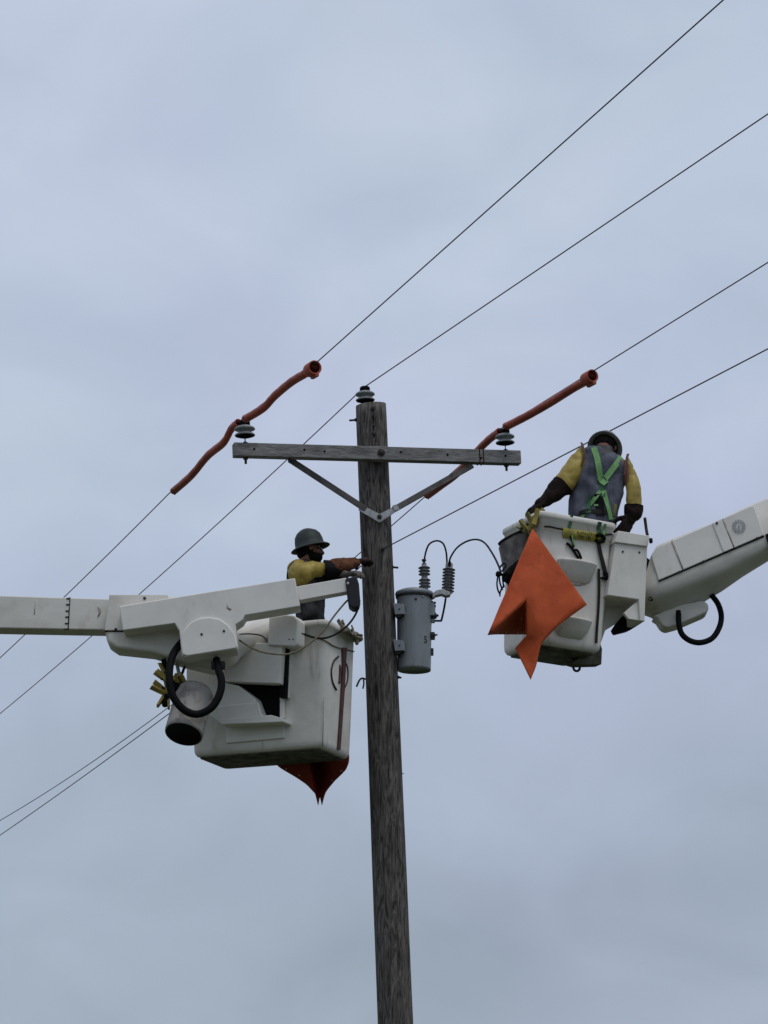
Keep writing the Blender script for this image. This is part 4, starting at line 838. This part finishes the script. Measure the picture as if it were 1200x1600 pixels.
fuse('beard', [ell_data(hc - u * .070 + f * .028, f * .080, s * .070, u * .058), ell_data(hc - u * .03 - f * .01, f * .045, s * .083, u * .06), ell_data(hc + f * .092 - u * .050, f * .018, s * .036, u * .012), ell_data(hc - u * .115 + f * .035, f * .05, s * .05, u * .03)], 'hair', pw, voxel=0.006, smooth=2, fold=0.006, fscale=60)
fuse('hair', [ell_data(hc - f * .040 + u * .005, f * .072, s * .083, u * .085), ell_data(hc - f * .05 - u * .06, f * .05, s * .06, u * .04)], 'hair', pw, voxel=0.007, smooth=2, fold=0.006, fscale=60)
gl = loft('sunglasses', [[hc + f * (.098 - .035 * (abs(t) ** 2)) + s * (t * .082) + u * (.012 + a) + f * b for a, b in ((.014, 0), (-.020, .004), (-.020, -.008), (.014, -.008))] for t in (-1, -.75, -.5, -.15, 0, .15, .5, .75, 1)], 'lens_black', pw, bevel=0.002)
for sg in (-1, 1): tube('temple', [hc + f * .062 + s * (sg * .081) + u * .014, hc - f * .01 + s * (sg * .084) + u * .016], .004, 'lens_black', gl, seg=6, smooth_path=False)
fh = Vector((.965, .10, .235)).normalized(); uh = Vector((-.235, 0, .97)); uh = (uh - fh * uh.dot(fh)).normalized()
hat(pw, P(484.5, 854.5, 24.55), fh, uh, 'hat_grey', 0.97)
fuse('shirt', [cap_data(P(474, 898, 24.50), P(482, 960, 24.48), .105, .100), cap_data(P(478, 898, 24.66), P(484, 960, 24.64), .105, .100), cap_data(P(488, 905, 24.58), P(488, 955, 24.56), .10, .105), cap_data(P(484, 955, 24.56), pel, .115, .12), cap_data(P(476, 886, 24.48), P(479, 886, 24.66), .06, .06)], 'shirt_dark', pw, voxel=0.011, smooth=3, fold=0.012, fscale=9, stretch=(1, 1, 1))
fuse('trousers', chain([pel, kneeN, ftN + Z * .03], (.118, .085, .075)) + chain([pel, kneeF, ftF + Z * .03], (.118, .085, .075)), 'trousers', pw, voxel=0.012, fold=0.01, fscale=9)
fuse('boot', [cap_data(ftN, ftN - Z * .03, .06, .05), cap_data(ftN - Z * .025, ftN - Z * .03 + Vector((.17, 0, 0)), .048, .042)], 'black_rubber', pw, voxel=0.01)
fuse('boot', [cap_data(ftF, ftF - Z * .03, .06, .05), cap_data(ftF - Z * .025, ftF - Z * .03 + Vector((.17, 0, 0)), .048, .042)], 'black_rubber', pw, voxel=0.01)
fuse('rubber_sleeve', [cap_data(P(468, 896, 24.41), P(470, 897, 24.38), .100, .098)] + chain([P(470, 896, 24.38), P(488, 889, 24.40), P(508, 889, 24.46)], (.095, .070, .058)) + [cap_data(P(466, 889, 24.46), P(476, 884, 24.52), .085, .05)], 'sleeve_yellow', pw, voxel=0.009, smooth=3, fold=0.010, fscale=9, cut=[(P(508, 889, 24.46), Vector((.98, .2, 0)))])
fuse('rubber_sleeve', chain([P(481, 893, 24.74), P(500, 900, 24.73), P(514, 906, 24.70)], (.09, .072, .06)), 'sleeve_yellow', pw, voxel=0.01, fold=0.006)
tube('sleeve_strap', [P(463, 876, 24.42), P(455, 883, 24.40), P(450.5, 893, 24.40), P(450, 908, 24.42), P(454, 925, 24.44)], .011, 'glove_cuff', pw, seg=8)
fuse('glove', chain([P(506, 890, 24.45), P(524, 888, 24.50)], (.078, .066)), 'glove_cuff', pw, voxel=0.008, fold=0.006, cut=[(P(506, 890, 24.45), Vector((-.97, -.2, 0)))])
dN = (P(582, 874, 24.83) - wN)
gN = fuse('glove', chain([P(522, 886, 24.49), P(538, 883, 24.57), P(554, 880, 24.65)], (.068, .062, .047)) , 'glove_leather', pw, voxel=0.006, smooth=2, fold=0.007, fscale=16)
gN = fuse('glove_hand', chain([P(548, 880, 24.62), P(556, 878.5, 24.66)], (.040, .032)) + hand_parts(P(554, 878.5, 24.655), dN, Vector((.3, .35, -.9)), 1, (.2, .4, .35), 1.25, .0150), 'glove_hide', pw, voxel=0.0045, smooth=2, fold=0.003, fscale=30)
fuse('glove', chain([P(512, 905, 24.69), P(526, 902, 24.60), P(538, 899, 24.52)], (.068, .060, .042)), 'glove_cuff', pw, voxel=0.007, fold=0.006, fscale=14)
fuse('glove_hand', chain([P(534, 900, 24.54), P(539, 898, 24.50)], (.042, .034)) + hand_parts(P(538, 898.5, 24.51), P(560, 893, 24.46) - P(538, 898, 24.52), Vector((.1, .25, -1)), 1, (.35, .6, .5), 1.08, .0145), 'glove_palm', pw, voxel=0.0045, smooth=2, fold=0.003, fscale=30)

# right worker, from behind, head bowed
rfl = rbo.z + 0.06
pr = empty('person', (P(925, 1000, 21.55).x, 21.56, rfl)); tag(pr, 'person in grey vest and green harness bending forward in the right bucket', 'person')
RYW = 21.57
hc = P(945, 699, RYW + .08); u = Vector((.20, .68, .72)).normalized(); f = Vector((.06, .70, -.70)); f = (f - u * f.dot(u)).normalized(); s = u.cross(f).normalized()
nb = P(943, 713, RYW + .03); pel = P(926, 838, RYW); ch = P(938, 748, RYW)
sL, eL, wL = P(911, 722, RYW), P(884, 754, 21.50), P(851, 783, 21.42)
sR, eR, wR = P(978, 731, RYW), P(992, 776, 21.52), P(986, 806, 21.50)
fA, fB = rbo + rdx * -.10 + rup * .13 - rdy * .06, rbo + rdx * .11 + rup * .13 - rdy * .08
kA, kB = (pel + fA) / 2 + rdx * -.05, (pel + fB) / 2 + rdx * .02
fuse('body', body(head_parts(hc, f, u, s, nb), nb, pel, [(sL, eL, wL), (sR, eR, wR)], [(kA, fA), (kB, fB)], ch, Vector((0, 1, 0))), 'skin', pr, voxel=0.009, smooth=2)
fuse('hair', [ell_data(hc - f * .030 + u * .005, f * .075, s * .080, u * .085)], 'hair', pr, voxel=0.008, fold=0.005, fscale=60)
hr = hat(pr, P(945.5, 699, RYW + .09), f, u, 'hat_brim', 0.87)
boxc('hat_sticker', P(941, 688, RYW + .075), Vector((.022, .004, -.002)), Vector((0, .004, .002)), Vector((.002, -.004, .012)), 'label_white', hr)
fuse('shirt_collar', [cap_data(P(944, 706, RYW + .03), P(940, 716, RYW), .068, .075), cap_data(P(934, 712, RYW), P(956, 716, RYW), .05, .05)], 'shirt_grey', pr, voxel=.008, fold=.006)
vest = fuse('vest', [cap_data(P(917, 722, RYW), P(908, 765, RYW), .068, .082), cap_data(P(908, 765, RYW), P(905, 812, RYW), .082, .088), cap_data(P(966, 730, RYW), P(958, 770, RYW), .066, .082), cap_data(P(958, 770, RYW), P(946, 815, RYW), .082, .085),
        cap_data(P(932, 716, RYW), P(930, 812, RYW), .085, .12), cap_data(P(950, 722, RYW), P(932, 812, RYW), .085, .115), cap_data(P(922, 710, RYW), P(964, 722, RYW), .055, .055), cap_data(P(926, 812, RYW), pel, .13, .125)], 'vest_grey', pr, voxel=0.009, smooth=3, fold=0.018, fscale=9, stretch=(1.0, 1, .75))
fuse('trousers', chain([pel, kA, fA + Z * .03], (.118, .09, .078)) + chain([pel, kB, fB + Z * .03], (.118, .09, .078)), 'trousers', pr, voxel=0.012, fold=0.01, fscale=9)
for ft in (fA, fB): fuse('boot', [cap_data(ft, ft - Z * .03, .06, .05), cap_data(ft - Z * .025, ft - Z * .03 + Vector((0, .17, 0)), .048, .042)], 'black_rubber', pr, voxel=0.01)
VB = bvh_of(vest)
fuse('rubber_sleeve', chain([P(909, 697, RYW - .02), P(907, 708, RYW - .02), P(902, 722, RYW - .03), P(890, 742, 21.51), P(880, 757, 21.49)], (.012, .036, .066, .078, .072)), 'sleeve_yellow', pr, voxel=0.008, smooth=3, fold=0.010, fscale=10)
fuse('rubber_sleeve', chain([P(981, 716, RYW - .02), P(982, 726, RYW - .02), P(985, 742, RYW - .02), P(990, 765, 21.53), P(991, 794, 21.51)], (.010, .026, .046, .054, .056)), 'sleeve_yellow', pr, voxel=0.008, smooth=3, fold=0.008, fscale=10)
strap('sleeve_edge', [P(x, y, Y) for x, y, Y in ((908.5, 691.5, RYW - .04), (911.5, 700, RYW - .065), (913, 712, RYW - .085), (909, 728, RYW - .10))], [Vector((.5, -.85, 0))], .015, 'sleeve_edge', pr, .008)
strap('sleeve_edge', [P(x, y, Y) for x, y, Y in ((981.5, 709, RYW - .03), (979.5, 716, RYW - .05), (978, 728, RYW - .07), (976, 742, RYW - .08))], [Vector((-.3, -.95, 0))], .017, 'sleeve_edge', pr, .008)
fuse('glove', chain([P(881, 756, 21.49), P(868, 768, 21.46), P(852, 782, 21.42), P(844, 787, 21.40)], (.088, .070, .046, .038)), 'glove_dark', pr, voxel=0.007, smooth=2, fold=0.010, fscale=13, cut=[(P(879, 758, 21.49), Vector((.66, .1, .74)))])
fuse('glove_hand', hand_parts(P(846, 786, 21.41), P(824, 803, 21.36) - P(846, 786, 21.41), Vector((.45, .35, -.6)), -1, (.5, .7, .6), 1.1, .0145), 'glove_dark', pr, voxel=0.0045, smooth=2, fold=0.003, fscale=30)
fuse('glove', chain([P(991, 792, 21.51), P(989, 801, 21.50), P(984, 813, 21.49)], (.074, .066, .042)), 'glove_dark', pr, voxel=0.007, smooth=2, fold=0.010, fscale=13, cut=[(P(991, 790, 21.51), Vector((.05, 0, 1)))])
fuse('glove_hand', hand_parts(P(985, 810, 21.49), P(973, 832, 21.44) - P(985, 810, 21.49), Vector((-.6, .6, -.2)), -1, (.35, .6, .5), 1.1, .0145), 'glove_dark', pr, voxel=0.0045, smooth=2, fold=0.003, fscale=30)
def webbing(name, pxs, width, mt, off=.006, th=.004):
    q = [on_surface(VB, x, y, off, RYW - .1) for x, y in pxs]; return strap(name, [p for p, _ in q], [n for _, n in q], width, mt, pr, th)
webbing('harness_strap', [(928, 700), (932, 713), (935, 728), (938, 748)], .042, 'web_green')
webbing('harness_strap', [(970, 715), (962, 726), (954, 737), (945, 750)], .042, 'web_green')
webbing('harness_pad', [(936, 747), (941, 752), (947, 757)], .046, 'web_green', .012, .012)
webbing('harness_strap', [(941, 756), (940.5, 765), (940, 776)], .050, 'web_dark_green', .008)
webbing('harness_strap', [(937, 768), (930, 779), (921, 792), (910, 808)], .028, 'web_green', .010)
webbing('harness_strap', [(943, 768), (946, 781), (949, 794), (954, 812)], .034, 'web_green', .010)
webbing('harness_back_strap', [(934, 772), (937, 786), (938, 806)], .060, 'glove_cuff', .005, .012)
webbing('harness_buckle', [(923, 774), (921, 786), (920, 802)], .034, 'web_dark_green', .007, .010)
webbing('harness_slider', [(929, 790), (934, 791)], .012, 'web_green', .014, .006)
webbing('harness_ring', [(938, 746), (945, 749), (949, 757)], .010, 'print_black', .016, .006)
webbing('belt', [(905, 803), (918, 799), (935, 800), (950, 800)], .030, 'cable_dark', .006, .008)
webbing('radio_clip', [(961, 788), (960, 798), (959, 806)], .024, 'pin_green', .004, .006)
